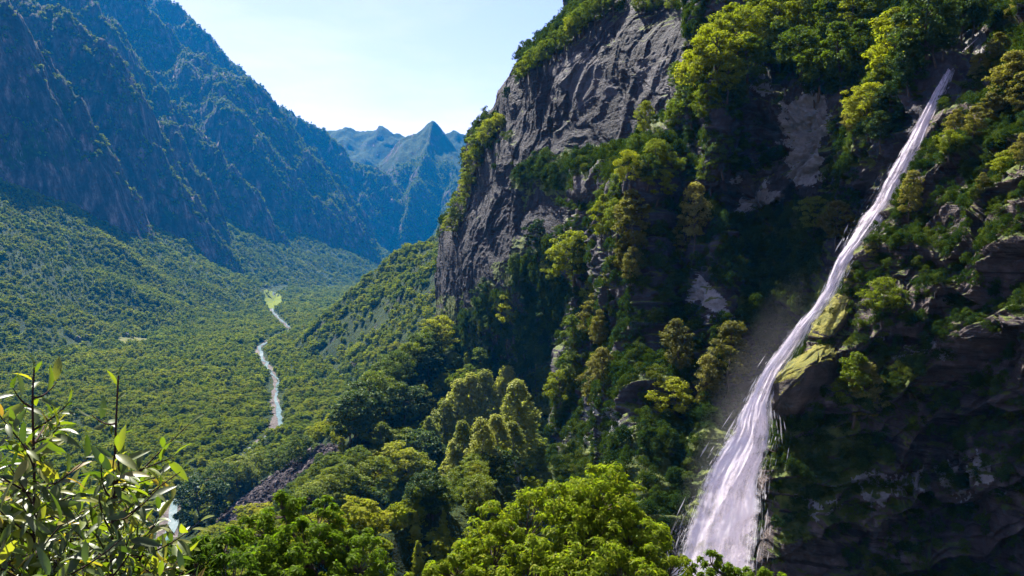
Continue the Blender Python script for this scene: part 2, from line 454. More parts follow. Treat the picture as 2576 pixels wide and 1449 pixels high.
def rock_mat(name, c0, c1, c2, pale, moss=(0.03, 0.055, 0.01), moss2=(0.10, 0.115, 0.015), mossk=0.62, sc=1.0, bands=0.35):
    m = NT(name); g = m.n("NewGeometry"); pos = g.outputs["Position"]
    nz = m.n("SeparateXYZ", {0: g.outputs["Normal"]}).outputs[2]
    pa = m.n("Attribute", attribute_name="pale").outputs["Fac"]
    gr = m.n("Attribute", attribute_name="green").outputs["Fac"]
    lay = m.vmap(pos, (0.7, 0.7, 1.6), (0.25, 0.35, 0.1))
    n1 = m.noise(lay, 0.10 * sc, 8, 0.68, 0.6); n2 = m.noise(pos, 0.55 * sc, 6, 0.7)
    n3 = m.noise(m.vmap(pos, (1, 1, 0.12)), 0.25 * sc, 5, 0.65)
    f = m.math('ADD', m.math('MULTIPLY', n1, 0.55), m.math('MULTIPLY', n2, 0.45))
    col = m.ramp(f, [(0.36, c0), (0.50, c1), (0.62, c2), (0.72, pale)])
    col = m.mix(m.ramp(n3, [(0.42, (0, 0, 0)), (0.62, (0.75, 0.75, 0.75))]), col, tuple(a * 0.55 for a in c1))
    bd = m.noise(m.vmap(pos, (0.07, 0.07, 1.0), (0.30, 0.62, 0.0)), 0.9 * sc, 5, 0.7, 0.4)
    bf = m.math('MULTIPLY', m.ramp(bd, [(0.40, (1, 1, 1)), (0.50, (0, 0, 0)), (0.66, (0.35, 0.35, 0.35))]), bands)
    col = m.mix(bf, col, tuple(a * 0.35 for a in c0))
    pcol = m.ramp(n2, [(0.3, tuple(a * 0.55 for a in pale)), (0.6, pale), (0.8, tuple(a * 1.3 for a in pale))])
    pf = m.ramp(m.math('ADD', pa, m.math('MULTIPLY', m.math('ADD', n2, -0.5), 0.9)), [(0.45, (0, 0, 0)), (0.62, (1, 1, 1))])
    col = m.mix(pf, col, pcol)
    k = m.math('ADD', m.math('ADD', nz, gr), m.math('MULTIPLY', m.math('ADD', n1, -0.5), 1.4))
    mf = m.ramp(k, [(mossk, (0, 0, 0)), (mossk + 0.12, (1, 1, 1))])
    mc = m.ramp(n2, [(0.35, moss), (0.65, moss2)])
    col = m.mix(mf, col, mc)
    h = m.math('ADD', m.math('ADD', m.math('MULTIPLY', n1, 1.2), n2), m.math('MULTIPLY', bd, 1.6 * bands))
    b = m.n("Bump", {"Strength": 0.8, "Distance": 1.4 / sc, "Height": h})
    bs = m.n("BsdfPrincipled", {"Base Color": col, "Roughness": 0.82, "Normal": b.outputs[0]})
    bs.inputs["Specular IOR Level"].default_value = 0.25
    return m.done(bs.outputs[0])
M_ROCK_FAR = rock_mat("rock_wall", (0.009, 0.008, 0.011), (0.022, 0.019, 0.025), (0.038, 0.034, 0.040), (0.068, 0.062, 0.068), sc=0.45)
M_ROCK = rock_mat("rock_waterfall", (0.016, 0.014, 0.018), (0.048, 0.042, 0.048), (0.095, 0.082, 0.08), (0.24, 0.235, 0.23))
M_CRAG = rock_mat("rock_crag", (0.024, 0.018, 0.018), (0.086, 0.064, 0.058), (0.175, 0.135, 0.115), (0.24, 0.225, 0.215), mossk=0.7, bands=0.8)
M_ROCK_MOSS = rock_mat("rock_mossy", (0.025, 0.02, 0.02), (0.07, 0.055, 0.045), (0.13, 0.10, 0.08), (0.2, 0.16, 0.13), moss=(0.06, 0.07, 0.008), moss2=(0.17, 0.15, 0.015), mossk=0.42)

def poly_mask(G, polys, soft=0):
    px, py = project(G); m = np.zeros(px.shape)
    n = 26 * fbm(np.stack([px, py], -1) / 45, 5, 88, 0.65)
    for q in polys: m = np.maximum(m, in_poly(px + n, py + n, q))
    return m

PTS = {}
def cliff(name, net, nu, nv, big, mat, seed, amp=1.0, pale=(), green=(), edge=None, label=None, relief=None, **kw):
    G = loft(net, nu, nv)
    n = normals(G)
    view = G - np.array([0, 0, EYE])
    flip = np.sign((n * view).sum(-1).mean()) or 1
    n = -n * flip
    d = rock_relief(G, big, seed=seed, **kw) * amp
    if relief is not None: d = d + relief(G)
    if edge is not None: d = d * edge(nu, nv)
    # smoothed normals keep the relief from folding
    G = G + n * d[..., None]
    f = grid_faces(nu, nv)
    if flip < 0: f = f[:, ::-1]
    me = mesh_data(name, G.reshape(-1, 3), f, mat, True)
    set_attr(me, "pale", poly_mask(G, pale)); set_attr(me, "green", 0.8 * poly_mask(G, green))
    o = link(name, me, kind='structure', label=label)
    nn = normals(G) * (-flip)
    PTS[name] = (G, nn)
    return o

# the tall dark wall in the middle distance
T = [(1760, -420, 440), (1600, -200, 455), (1492, -5, 470), (1402, 92, 490), (1340, 140, 510), (1300, 188, 530), (1266, 240, 550), (1243, 288, 570), (1196, 345, 590), (1182, 400, 610), (1160, 480, 635), (1138, 540, 655), (1110, 600, 670), (1106, 700, 680), (1112, 790, 680), (1120, 900, 690)]
B = [(2080, -420, 330), (1960, -200, 330), (1860, 0, 330), (1800, 100, 325), (1770, 200, 322), (1750, 290, 322), (1735, 380, 322), (1715, 460, 322), (1690, 540, 322), (1660, 620, 325), (1620, 700, 330), (1570, 780, 345), (1500, 850, 375), (1420, 900, 420), (1330, 940, 470), (1250, 990, 520)]
rows = []
for (a, b) in zip(T, B):
    a, b = np.array(a, float), np.array(b, float)
    back2 = P(a[0] + 420, a[1] + 40, a[2] + 420); back1 = P(a[0] + 70, a[1] + 16, a[2] + 110); e = P(*a)
    r = [back2, back1, e]
    pa, pb = P(*a), P(*b)
    for t, bul in ((0.16, 10), (0.36, 14), (0.58, 12), (0.8, 4), (1.0, 0)):
        q = pa + (pb - pa) * t
        q = q + np.array([-0.75, -0.65, 0]) * bul
        r.append(q)
    rows.append(r)
net1 = np.array(rows)
cliff("cliff", net1, 620, 560, 60, M_ROCK_FAR, 3, amp=0.21,
      green=[[(1290, 420), (1420, 360), (1560, 400), (1540, 480), (1300, 520)], [(1120, 760), (1300, 640), (1500, 560), (1750, 500), (1750, 1000), (1100, 1000)]],
      pale=[[(1390, 180), (1500, 130), (1540, 240), (1440, 260)], [(1620, 180), (1680, 120), (1690, 200), (1620, 260)]],
      label='tall dark rock wall above the valley with trees along its rim')

# the recessed wall left of and behind the waterfall
cols = [1440, 1560, 1640, 1720, 1800, 1900, 2000, 2100, 2200, 2300, 2400, 2520, 2640]
cmod = [420, 200, 75, 40, 2, 8, 0, -12, -30, -48, -62, -62, -62]
rws = [(-620, 800), (-430, 540), (-230, 400), (0, 306), (120, 270), (230, 246), (340, 242), (450, 240), (520, 244), (620, 233), (740, 222), (860, 218), (980, 206), (1100, 196), (1220, 186), (1360, 172), (1500, 158), (1750, 130)]
def cm(c, m, r):
    up = {1440: 420, 1560: 220, 1640: 130, 1720: 80}.get(c, m); lo = {1440: 130, 1560: 48, 1640: 14}.get(c, m)
    return up + (lo - up) * float(sm(300, 430, r))
netA = np.array([[P(c, r, d + cm(c, m, r) * (1.0 if r < 900 else max(0.0, 1 - (r - 900) / 700))) for c, m in zip(cols, cmod)] for r, d in rws])
cliff("waterfall_cliff", netA, 760, 640, 34, M_ROCK, 11, amp=0.9,
      pale=[[(1985, 250), (2075, 235), (2085, 300), (2080, 420), (2060, 480), (2000, 470), (1975, 380)], [(1905, 150), (1925, 150), (1945, 210), (1940, 260), (1905, 240)],
            [(1750, 680), (1790, 720), (1830, 760), (1838, 810), (1800, 790), (1740, 780), (1733, 720)], [(1840, 480), (1940, 440), (1920, 520), (1840, 540)], [(1480, 1040), (1560, 1030), (1560, 1100), (1470, 1110)], [(1420, 1060), (1445, 1060), (1445, 1150), (1420, 1150)]],
      green=[[(1850, 560), (2080, 520), (2080, 800), (1900, 900), (1850, 760)], [(1300, 1140), (1700, 1060), (1900, 1010), (1720, 1300), (1600, 1400), (1300, 1300)], [(2080, 300), (2250, 250), (2200, 420), (2080, 560)]],
      label='recessed rock face with pale patches left of the waterfall')

# water line: photo rows, left and right edges, distance
WL = [(100, 2452, 2455, 191), (130, 2420, 2424, 189), (160, 2388, 2396, 187), (185, 2374, 2386, 185), (205, 2360, 2380, 183), (260, 2327, 2360, 180.5), (320, 2294, 2336, 177), (380, 2262, 2310, 172), (440, 2228, 2282, 168), (500, 2198, 2252, 164), (552, 2160, 2222, 160), (600, 2130, 2190, 156), (648, 2100, 2143, 152), (690, 2082, 2116, 150), (732, 2066, 2094, 148), (777, 2036, 2060, 146), (817, 1998, 2030, 144), (875, 1955, 1998, 142), (940, 1907, 1955, 140), (1006, 1874, 1934, 138.5), (1075, 1838, 1942, 137.5), (1130, 1808, 1930, 136.5), (1200, 1770, 1912, 135.5), (1300, 1730, 1912, 134.5), (1370, 1703, 1906, 134), (1449, 1690, 1896, 133.5), (1560, 1670, 1890, 133), (1700, 1660, 1900, 132)]
# the near face right of the water, its left edge folded back
ED = [(-700, 2800, 420), (-400, 2700, 330), (-200, 2600, 275), (0, 2510, 224), (60, 2470, 214), (110, 2440, 204), (150, 2405, 196), (200, 2385, 189), (260, 2362, 184), (320, 2338, 178), (380, 2312, 173.5), (440, 2284, 169), (500, 2254, 165), (552, 2224, 161), (600, 2194, 157.5), (648, 2150, 154), (700, 2135, 152), (760, 2105, 150), (820, 2070, 148), (880, 2040, 146), (940, 2010, 144), (1006, 1990, 142), (1075, 1975, 140.5), (1130, 1955, 139), (1200, 1938, 137.5), (1300, 1932, 136), (1370, 1925, 135), (1449, 1915, 134), (1560, 1900, 130), (1750, 1890, 118)]
NEARD = {-700: 300, -400: 235, -200: 190, 0: 155, 150: 136, 300: 125, 450: 118, 640: 115, 800: 114, 950: 114, 1100: 115, 1250: 116, 1449: 116, 1750: 110}
ky, kd = np.array(list(NEARD)), np.array(list(NEARD.values()))
rows = []
for (y, x, d) in ED:
    dn = float(np.interp(y, ky, kd))
    ex = 2760.0
    r = [P(x + 120, y, d + 55), P(x + 30, y, d + 18), P(x, y, d)]
    for t, b in ((0.12, -1), (0.3, 1.5), (0.5, 3.0), (0.72, 0), (1.0, 0), (1.3, 0)):
        r.append(P(x + (ex - x) * t, y, d + (dn - d) * (t if t < 1 else 1) + b))
    rows.append(r)
netB = np.array(rows)
def ledges(G):
    """long slanting ledges and a hollow under the big outcrop"""
    px, py = project(G)
    q = (py + 0.35 * (px - 2000)) / 150 + 0.5 * fbm(np.stack([px, py], -1) / 220, 3, 5)
    saw = q - np.floor(q)
    q2 = (py + 0.42 * (px - 2000)) / 46 + 0.8 * fbm(np.stack([px, py], -1) / 120, 3, 6)
    return 3.6 * (saw ** 1.5) - 1.8 + 0.9 * (q2 - np.floor(q2))
def edgeB(nu, nv):
    v = np.linspace(0, 1, nv)[None, :]
    return np.where(v < 0.27, 0.35 + 0.65 * sm(0.30, 0.45, v), 0.35 + 0.65 * sm(0.26, 0.5, v)) * np.ones((nu, 1))
cliff("waterfall_crag", netB, 900, 760, 24, M_CRAG, 23, amp=0.6, relief=ledges, edge=edgeB, strata=(0.5, 0.15, 0.85), block=0.7,
      pale=[[(2230, 880), (2350, 850), (2360, 900), (2240, 915)], [(2130, 1190), (2330, 1170), (2330, 1240), (2180, 1270)], [(2000, 1260), (2110, 1210), (2110, 1270), (2040, 1300)], [(2360, 1180), (2480, 1150), (2520, 1220), (2380, 1240)], [(2350, 620), (2420, 600), (2400, 650)], [(2380, 120), (2480, 80), (2490, 110), (2400, 160)]],
      green=[[(1960, 1060), (2150, 1040), (2180, 1120), (2150, 1240), (2010, 1290), (1950, 1440), (1925, 1440), (1950, 1200)], [(2180, 900), (2330, 860), (2350, 1000), (2220, 1000)], [(2380, 380), (2576, 250), (2576, 420), (2430, 470)], [(2500, 60), (2576, 40), (2576, 300), (2520, 300)]],
      label='dark layered crag right of the waterfall')

# ------------------------------------------------------------------ outcrops that turn the water
import bmesh
def outcrop(name, pts, mat, seed, label, amp=0.35):
    V = np.array([P(*p) for p in pts])
    bm = bmesh.new()
    for v in V: bm.verts.new(v)
    r = bmesh.ops.convex_hull(bm, input=bm.verts)
    bmesh.ops.delete(bm, geom=[g for g in r.get("geom_interior", []) if isinstance(g, bmesh.types.BMVert)], context='VERTS')
    bmesh.ops.bevel(bm, geom=list(bm.edges), offset=0.35, segments=2, affect='EDGES')
    bmesh.ops.triangulate(bm, faces=bm.faces)
    for _ in range(3):
        bmesh.ops.subdivide_edges(bm, edges=[e for e in bm.edges if e.calc_length() > 0.55], cuts=1, use_grid_fill=True)
        bmesh.ops.triangulate(bm, faces=bm.faces)
    bm.normal_update()
    co = np.array([v.co[:] for v in bm.verts]); no = np.array([v.normal[:] for v in bm.verts])
    w, v_, g_ = worley(co / 2.6, seed)
    q = co @ np.array([0.45, 0.1, 0.88]) / 0.9 + fbm(co / 3, 2, seed)
    d = amp * (fbm(co / 2.2, 5, seed) + 0.9 * (v_ - 0.5) + 0.5 * (q - np.floor(q)))
    c = co.mean(0)
    for v, dd, n in zip(bm.verts, d, no): v.co = np.array(v.co) + n * dd
    me = bpy.data.meshes.new(name); bm.to_mesh(me); bm.free()
    me.polygons.foreach_set("use_smooth", [True] * len(me.polygons)); me.materials.append(mat)
    set_attr(me, "pale", np.zeros(len(me.vertices))); set_attr(me, "green", np.zeros(len(me.vertices)))
    o = link(name, me)
    o.location = (0, 0, 0)
    return tag(o, label, 'rock', 'rock outcrops along the waterfall')
outcrop("rock_outcrop", [(1931, 962, 138), (1936, 1046, 139), (1956, 1066, 141), (1968, 1000, 134.5), (2056, 908, 133), (2100, 892, 137), (2130, 1000, 140), (2010, 1082, 139), (1990, 908, 145), (2060, 846, 150), (2120, 815, 152), (2080, 1050, 158), (2160, 950, 158)], M_ROCK_MOSS, 5,
        'big overhanging rock with yellow mossy slanted top at the foot of the upper fall')
outcrop("rock_outcrop", [(2136, 652, 151), (2168, 633, 153), (2206, 618, 157), (2200, 690, 149), (2118, 706, 148), (2150, 762, 146), (2196, 760, 149), (2235, 640, 168), (2180, 720, 168), (2230, 740, 162)], M_ROCK_MOSS, 8,
        'square dark rock with flat tan top splitting the fall halfway down')
outcrop("rock_outcrop", [(2098, 735, 148.5), (2062, 792, 146.5), (2034, 832, 145), (2030, 856, 145), (2090, 852, 140), (2128, 800, 141), (2140, 745, 145), (2110, 735, 160), (2080, 850, 158), (2150, 830, 158)], M_ROCK_MOSS, 13,
        'small dark rock wedge between the square rock and the mossy overhang')

# ------------------------------------------------------------------ waterfall
def water_mat(name, dens, edge, seed, freq=16.0, fall=0.045, tint=(0.86, 0.84, 0.90), lo=0.30, hi=0.62):
    m = NT(name); uv = m.n("UVMap").outputs[0]; sp = m.n("SeparateXYZ", {0: uv}); u, v = sp.outputs[0], sp.outputs[1]
    vec = m.n("CombineXYZ", {0: m.math('MULTIPLY', u, freq), 1: m.math('MULTIPLY', v, fall), 2: float(seed)}).outputs[0]
    vec2 = m.n("CombineXYZ", {0: m.math('MULTIPLY', u, freq * 0.3), 1: m.math('MULTIPLY', v, fall * 2.2), 2: float(seed + 4)}).outputs[0]
    vec3 = m.n("CombineXYZ", {0: m.math('MULTIPLY', u, freq * 2.5), 1: m.math('MULTIPLY', v, fall * 8), 2: float(seed + 9)}).outputs[0]
    st = m.noise(vec, 1.0, 6, 0.62, 0.35); bl = m.noise(vec2, 1.0, 5, 0.65, 0.5); fi = m.noise(vec3, 1.0, 4, 0.7)
    f = m.math('ADD', m.math('ADD', m.math('MULTIPLY', st, 0.36), m.math('MULTIPLY', bl, 0.36)), m.math('MULTIPLY', fi, 0.28))
    # distance to the side edges, ragged
    e = m.math('MINIMUM', u, m.math('SUBTRACT', 1.0, u))
    e = m.math('MULTIPLY', e, 1.0 / edge)
    e = m.math('MINIMUM', e, 1.0)
    a = m.math('ADD', f, m.math('MULTIPLY', m.math('SUBTRACT', e, 1.0), 0.30))
    al = m.ramp(a, [(lo, (0, 0, 0)), (hi, (1, 1, 1))], 'EASE')
    al = m.math('MULTIPLY', al, dens, clamp=True)
    col = m.ramp(f, [(0.38, tuple(c * 0.4 for c in tint)), (0.5, tint), (0.64, (0.82, 0.80, 0.84))])
    d = m.n("BsdfDiffuse", {0: col}); t = m.n("BsdfTranslucent", {0: col})
    mx = m.n("MixShader", {0: 0.5, 1: d.outputs[0], 2: t.outputs[0]})
    tr = m.n("BsdfTransparent")
    mm = m.n("MixShader", {0: al, 1: tr.outputs[0], 2: mx.outputs[0]})
    return m.done(mm.outputs[0])

def ribbon(line, nu, nv, off=0.0, widen=0.0, shift=0.0, rough=0.25, seed=0, bow=0.6):
    """sheet between the left and right edges of `line` rows (y, xl, xr, d)"""
    A = np.array(line, float)
    Q = catmull(A, nv, 0)
    y, xl, xr, d = Q.T
    w = xr - xl
    jag = np.stack([y / 60.0, np.full_like(y, seed * 1.7)], -1)
    xl = xl - w * (0.05 * fbm(jag, 3, 61, 0.5)); xr = xr + w * (0.04 * fbm(jag + 9, 3, 62, 0.5))
    xl2, xr2 = xl - w * widen + shift, xr + w * widen * 0.4 + shift
    u = np.linspace(0, 1, nu)
    L, R = P(xl2, y, d), P(xr2, y, d)
    G = L[:, None] * (1 - u)[None, :, None] + R[:, None] * u[None, :, None]
    s = np.concatenate([[0], np.cumsum(np.linalg.norm(np.diff((L + R) / 2, axis=0), axis=1))])
    n = np.array([-0.25, -0.97, 0.0])
    wm = np.linalg.norm(R - L, axis=1)[:, None]
    uv = np.stack([np.broadcast_to(u, (nv, nu)) , np.broadcast_to(s[:, None], (nv, nu))], -1)
    nz = fbm(np.stack([uv[..., 0] * 9, uv[..., 1] * 0.10, np.full((nv, nu), seed * 3.3)], -1), 4, seed)
    G = G + n * (off + bow * wm * 0.35 * (1 - (2 * u - 1) ** 2)[None, :] + rough * nz)[..., None]
    return G, uv, grid_faces(nv, nu)

def ribbon_obj(name, parts, mat, parent=None, **kw):
    V, F, U, n = [], [], [], 0
    for G, uv, f in parts:
        V.append(G.reshape(-1, 3)); F.append(f + n); U.append(uv.reshape(-1, 2)); n += G.shape[0] * G.shape[1]
    F = np.concatenate(F); U = np.concatenate(U)
    me = mesh_data(name, np.concatenate(V), F, mat)
    l = me.uv_layers.new(name="UVMap"); l.data.foreach_set("uv", U[F.ravel()].astype(np.float32).ravel())
    return link(name, me, parent, **kw)

wf = link("waterfall", None, kind='structure', label='long white waterfall slanting down the dark cliff', cat='waterfall')
wf.location = P(1800, 1700, 134)
def wpart(name, parts, mat):
    o = ribbon_obj(name, parts, mat)
    o.parent = wf; o.matrix_parent_inverse = wf.matrix_basis.inverted()
    return o
TINT = (0.76, 0.69, 0.75)
wpart("main_stream", [ribbon(WL, 60, 600, 1.6, 0, 0, 0.14, 1, 0.35), ribbon(WL, 60, 600, 2.2, 0.04, 0, 0.22, 2, 0.45)], water_mat("water_main", 0.95, 0.16, 1, 6, 0.10, TINT, 0.30, 0.54))
SPR = [r for r in WL if r[0] >= 560]
wpart("spray", [ribbon(SPR, 40, 300, -1.0, 0.22, -5, 0.4, 5), ribbon(SPR, 40, 300, 3.0, 0.28, -6, 0.4, 6)], water_mat("water_spray", 0.32, 0.6, 6, 5, 0.10, (0.85, 0.84, 0.92), 0.34, 0.80))
def froth(n, seed, u_mu, u_sd, ln, wd, y0, y1, out):
    """thin slivers of falling water that break the outline of the stream"""
    r = np.random.default_rng(seed); A = catmull(np.array(WL, float), 900)
    A = A[(A[:, 0] > y0) & (A[:, 0] < y1)]
    k = (r.uniform(0, 1, n) ** 0.75 * (len(A) - 30)).astype(int)
    u = r.normal(u_mu, u_sd, n)
    def at(k_, u_):
        a = A[np.clip(k_, 0, len(A) - 1)]; return P(a[:, 1] + (a[:, 2] - a[:, 1]) * u_, a[:, 0], a[:, 3])
    c = at(k, u); t = at(k + 12, u) - at(k - 12, u); t /= np.linalg.norm(t, axis=1)[:, None] + 1e-9
    t = t + r.normal(size=(n, 3)) * 0.05; t[:, 2] -= 0.08; t /= np.linalg.norm(t, axis=1)[:, None]
    s = np.cross(t, r.normal(size=(n, 3)) * 0.35 + np.array([0.1, 1, 0.2])); s /= np.linalg.norm(s, axis=1)[:, None]
    c = c + np.array([0.0, -1, 0]) * (1.2 + r.uniform(0, out, n))[:, None]
    L = (ln[0] + (ln[1] - ln[0]) * r.uniform(0, 1, n) ** 2)[:, None]; W = (wd[0] + (wd[1] - wd[0]) * r.uniform(0, 1, n) ** 1.5)[:, None]
    V = np.stack([c - t * L / 2, c - t * L * .1 + s * W / 2, c + t * L / 2, c + t * L * .1 - s * W / 2], 1).reshape(-1, 3)
    return V, np.arange(4 * n).reshape(n, 4)
def froth_mat():
    m = NT("froth"); r = m.n("NewGeometry").outputs["Random Per Island"]
    c = m.ramp(r, [(0, (0.42, 0.40, 0.48)), (1, (0.86, 0.84, 0.88))])
    d = m.n("BsdfDiffuse", {0: c}); t = m.n("BsdfTranslucent", {0: c}); tr = m.n("BsdfTransparent")
    mx = m.n("MixShader", {0: 0.5, 1: d.outputs[0], 2: t.outputs[0]})
    return m.done(m.n("MixShader", {0: m.math('MULTIPLY_ADD', r, 0.42, 0.08), 1: tr.outputs[0], 2: mx.outputs[0]}).outputs[0])
b = Bag()
b.add(*froth(5200, 1, 0.5, 0.27, (0.8, 5.0), (0.06, 0.34), 150, 1500, 1.4))
b.add(*froth(3000, 2, 0.10, 0.07, (0.4, 1.6), (0.03, 0.10), 260, 1500, 1.2))
b.add(*froth(500, 3, 0.88, 0.02, (0.4, 1.6), (0.03, 0.10), 300, 1050, 1.2))
b.add(*froth(2400, 4, -0.02, 0.08, (0.15, 0.6), (0.02, 0.06), 600, 1500, 2.5))
o = link("froth", b.data("froth", froth_mat(), False)); o.parent = wf; o.matrix_parent_inverse = wf.matrix_basis.inverted()
# thin streams on the slab above the lip
ST = [[(96, 2470, 2482, 200), (120, 2448, 2462, 198), (150, 2415, 2432, 194), (172, 2382, 2396, 190.5), (190, 2368, 2378, 187.5)],
      [(110, 2478, 2484, 197), (140, 2458, 2464, 193), (175, 2440, 2448, 188), (210, 2412, 2420, 184)],
      [(152, 2466, 2474, 189), (180, 2452, 2460, 186), (215, 2430, 2440, 182), (250, 2405, 2412, 179.5)]]
wpart("slab_streams", [ribbon(s, 10, 80, 2.6, 0, 0, 0.1, 11 + i, 0.1) for i, s in enumerate(ST)], water_mat("water_slab", 0.6, 0.3, 9, 6, 0.2, (0.6, 0.65, 0.8), 0.36, 0.6))
# drifting spray: one long soft body of mist beside the fall
u = np.linspace(0, math.pi, 17)[:, None]; th = np.linspace(0, 2 * math.pi, 33)[None, :]
q = np.stack([np.sin(u) * np.cos(th), np.sin(u) * np.sin(th), np.cos(u) + 0 * th], -1)
mm = NT("mist_air"); tco = mm.n("TexCoord").outputs["Object"]
ln = mm.n("VectorMath", {0: tco}, operation='LENGTH').outputs["Value"]
den = mm.math('SUBTRACT', 1.0, ln, clamp=True)
nz_ = mm.noise(mm.vmap(tco, (1.2, 1.2, 3.0)), 2.0, 3, 0.6)
den = mm.math('MULTIPLY', mm.math('MULTIPLY', den, 0.012), mm.math('MULTIPLY_ADD', nz_, 2.4, -0.6, clamp=False))
den = mm.math('MAXIMUM', den, 0.0)
pv = mm.n("VolumePrincipled", {"Color": (0.95, 0.92, 0.97, 1), "Density": den}); mm.t.links.new(pv.outputs[0], mm.out.inputs["Volume"])
A_, B_ = P(2000, 730, 155), P(1725, 1420, 142)
mo = link("mist", mesh_data("mist", q.reshape(-1, 3), grid_faces(17, 33), mm.m), kind='stuff', label='faint drifting spray beside the waterfall')
import mathutils
mo.location = (A_ + B_) / 2
ax = mathutils.Vector(A_ - B_); mo.rotation_mode = 'QUATERNION'; mo.rotation_quaternion = ax.to_track_quat('Z', 'Y')
mo.scale = (7.5, 7.5, ax.length * 0.60)
# ------------------------------------------------------------------ what the camera sees of the ground: nearest depth per 4x4 block
TR = {}
for o in list(COL.objects):
    if o.name in ("valley_terrain", "mountain_terrain"):
        n = len(o.data.vertices); c = np.empty(n * 3, np.float32); o.data.vertices.foreach_get("co", c)
        TR[o.name] = c.reshape(-1, 3)
for k, (G, _) in PTS.items(): TR[k] = G.reshape(-1, 3)
BS = 4
BW, BH = int(W0 // BS) + 60, int(H0 // BS) + 60
ZB = np.full((BH, BW), 1e9, np.float32)
ZP = np.zeros((BH, BW, 3), np.float32)
for c in TR.values():
    px, py = project(c)
    ix, iy = (px // BS).astype(int) + 30, (py // BS).astype(int) + 30
    ok = (ix >= 0) & (iy >= 0) & (ix < BW) & (iy < BH) & (c[:, 1] > 20)
    c, ix, iy = c[ok], ix[ok], iy[ok]
    s = np.argsort(-c[:, 1]); c, ix, iy = c[s], ix[s], iy[s]
    m = c[:, 1] < ZB[iy, ix]
    c, ix, iy = c[m], ix[m], iy[m]
    ZB[iy, ix] = c[:, 1]; ZP[iy, ix] = c
def hit(px, py):
    ix, iy = int(px // BS) + 30, int(py // BS) + 30
    ix, iy = min(max(ix, 1), BW - 2), min(max(iy, 1), BH - 2)
    w = ZB[iy - 1:iy + 2, ix - 1:ix + 2]; k = np.unravel_index(np.argmin(w), w.shape)
    return ZP[iy - 1 + k[0], ix - 1 + k[1]].astype(float)
def seen(p, slack=1.06, add=12):
    px, py = project(p)
    ix, iy = (px // BS).astype(int) + 30, (py // BS).astype(int) + 30
    inn = (ix >= 0) & (iy >= 0) & (ix < BW) & (iy < BH)
    ix, iy = np.clip(ix, 0, BW - 1), np.clip(iy, 0, BH - 1)
    return inn & (p[:, 1] < ZB[iy, ix] * slack + add)

# ------------------------------------------------------------------ tree shapes (about 10 m tall)
def leaf_cards(C, N, size, rg, droop=0.0, aspect=0.6):
    """folded leaf diamonds at C with outward direction N"""
    n = len(C)
    r = rg.normal(size=(n, 3)); r /= np.linalg.norm(r, axis=1)[:, None]
    nn = N * 0.7 + r * 0.7 + np.array([0, 0, 0.7]); nn /= np.linalg.norm(nn, axis=1)[:, None]
    a = np.cross(nn, rg.normal(size=(n, 3))); a /= np.linalg.norm(a, axis=1)[:, None] + 1e-9
    a[:, 2] -= droop; a /= np.linalg.norm(a, axis=1)[:, None]
    b = np.cross(nn, a); b /= np.linalg.norm(b, axis=1)[:, None] + 1e-9
    s = size * rg.uniform(0.6, 1.3, (n, 1))
    w = s * aspect * 0.5
    fold = nn * s * 0.12
    v = np.stack([C - a * s * 0.5, C + b * w + fold, C + a * s * 0.5, C - b * w + fold], 1).reshape(-1, 3)
    f = np.arange(n * 4).reshape(n, 4)
    return v, f

def crown_shape(kind, rg, nclump):
    """clump centres, radii and outward directions for a 10 m tree"""
    out = []
    for i in range(nclump):
        if kind == 'round':
            z = rg.uniform(0, 1); th = rg.uniform(0, 2 * math.pi)
            R = 3.3 * math.sqrt(max(0.02, 1 - (2 * z - 0.85) ** 2 / 1.45)) * (1 + 0.22 * math.sin(3 * th + 5 * z) + rg.uniform(-.12, .12))
            q = rg.uniform(0.35, 1) ** 0.5 * (1.0 if rg.uniform() > 0.12 else 1.22)
            c = (R * q * math.cos(th), R * q * math.sin(th), 2.6 + 6.9 * z); r = rg.uniform(0.45, 1.0) * (1.0 if rg.uniform() > 0.15 else 0.6)
        elif kind == 'tall':
            z = rg.uniform(0, 1); th = rg.uniform(0, 2 * math.pi)
            R = 2.3 * (math.sin(math.pi * (0.12 + 0.86 * z)) ** 0.7) * (1 + 0.3 * math.sin(2 * th + 9 * z))
            q = rg.uniform(0.3, 1) ** 0.5
            c = (R * q * math.cos(th), R * q * math.sin(th), 1.8 + 7.8 * z); r = rg.uniform(0.35, 0.85)
        elif kind == 'birch':
            z = rg.uniform(0, 1) ** 0.9; th = rg.uniform(0, 2 * math.pi)
            R = 1.75 * (1 - z) ** 0.55 * (0.55 + 0.6 * min(1, z * 5)) * (1 + 0.2 * math.sin(3 * th + 8 * z))
            q = rg.uniform(0.3, 1) ** 0.5
            c = (R * q * math.cos(th), R * q * math.sin(th), 1.2 + 8.6 * z); r = rg.uniform(0.25, 0.6)
        elif kind == 'spruce':
            z = rg.uniform(0, 1); th = rg.uniform(0, 2 * math.pi)
            R = 1.9 * (1 - z) ** 0.85 + 0.1
            lay = 0.5 + 0.5 * math.sin(z * 60); q = rg.uniform(0.4, 1) * (0.75 + 0.25 * lay)
            c = (R * q * math.cos(th), R * q * math.sin(th), 1.0 + 8.8 * z); r = 0.22 + 0.35 * (1 - z)
        else:  # shrub
            z = rg.uniform(0, 1); th = rg.uniform(0, 2 * math.pi)
            R = 4.2 * math.sqrt(max(0.05, 1 - z * z)) * (1 + 0.3 * math.sin(3 * th + 2))
            q = rg.uniform(0.2, 1) ** 0.5
            c = (R * q * math.cos(th), R * q * math.sin(th), 0.8 + 6.0 * z); r = rg.uniform(0.8, 1.5)
        out.append((*c, r))
    return np.array(out)

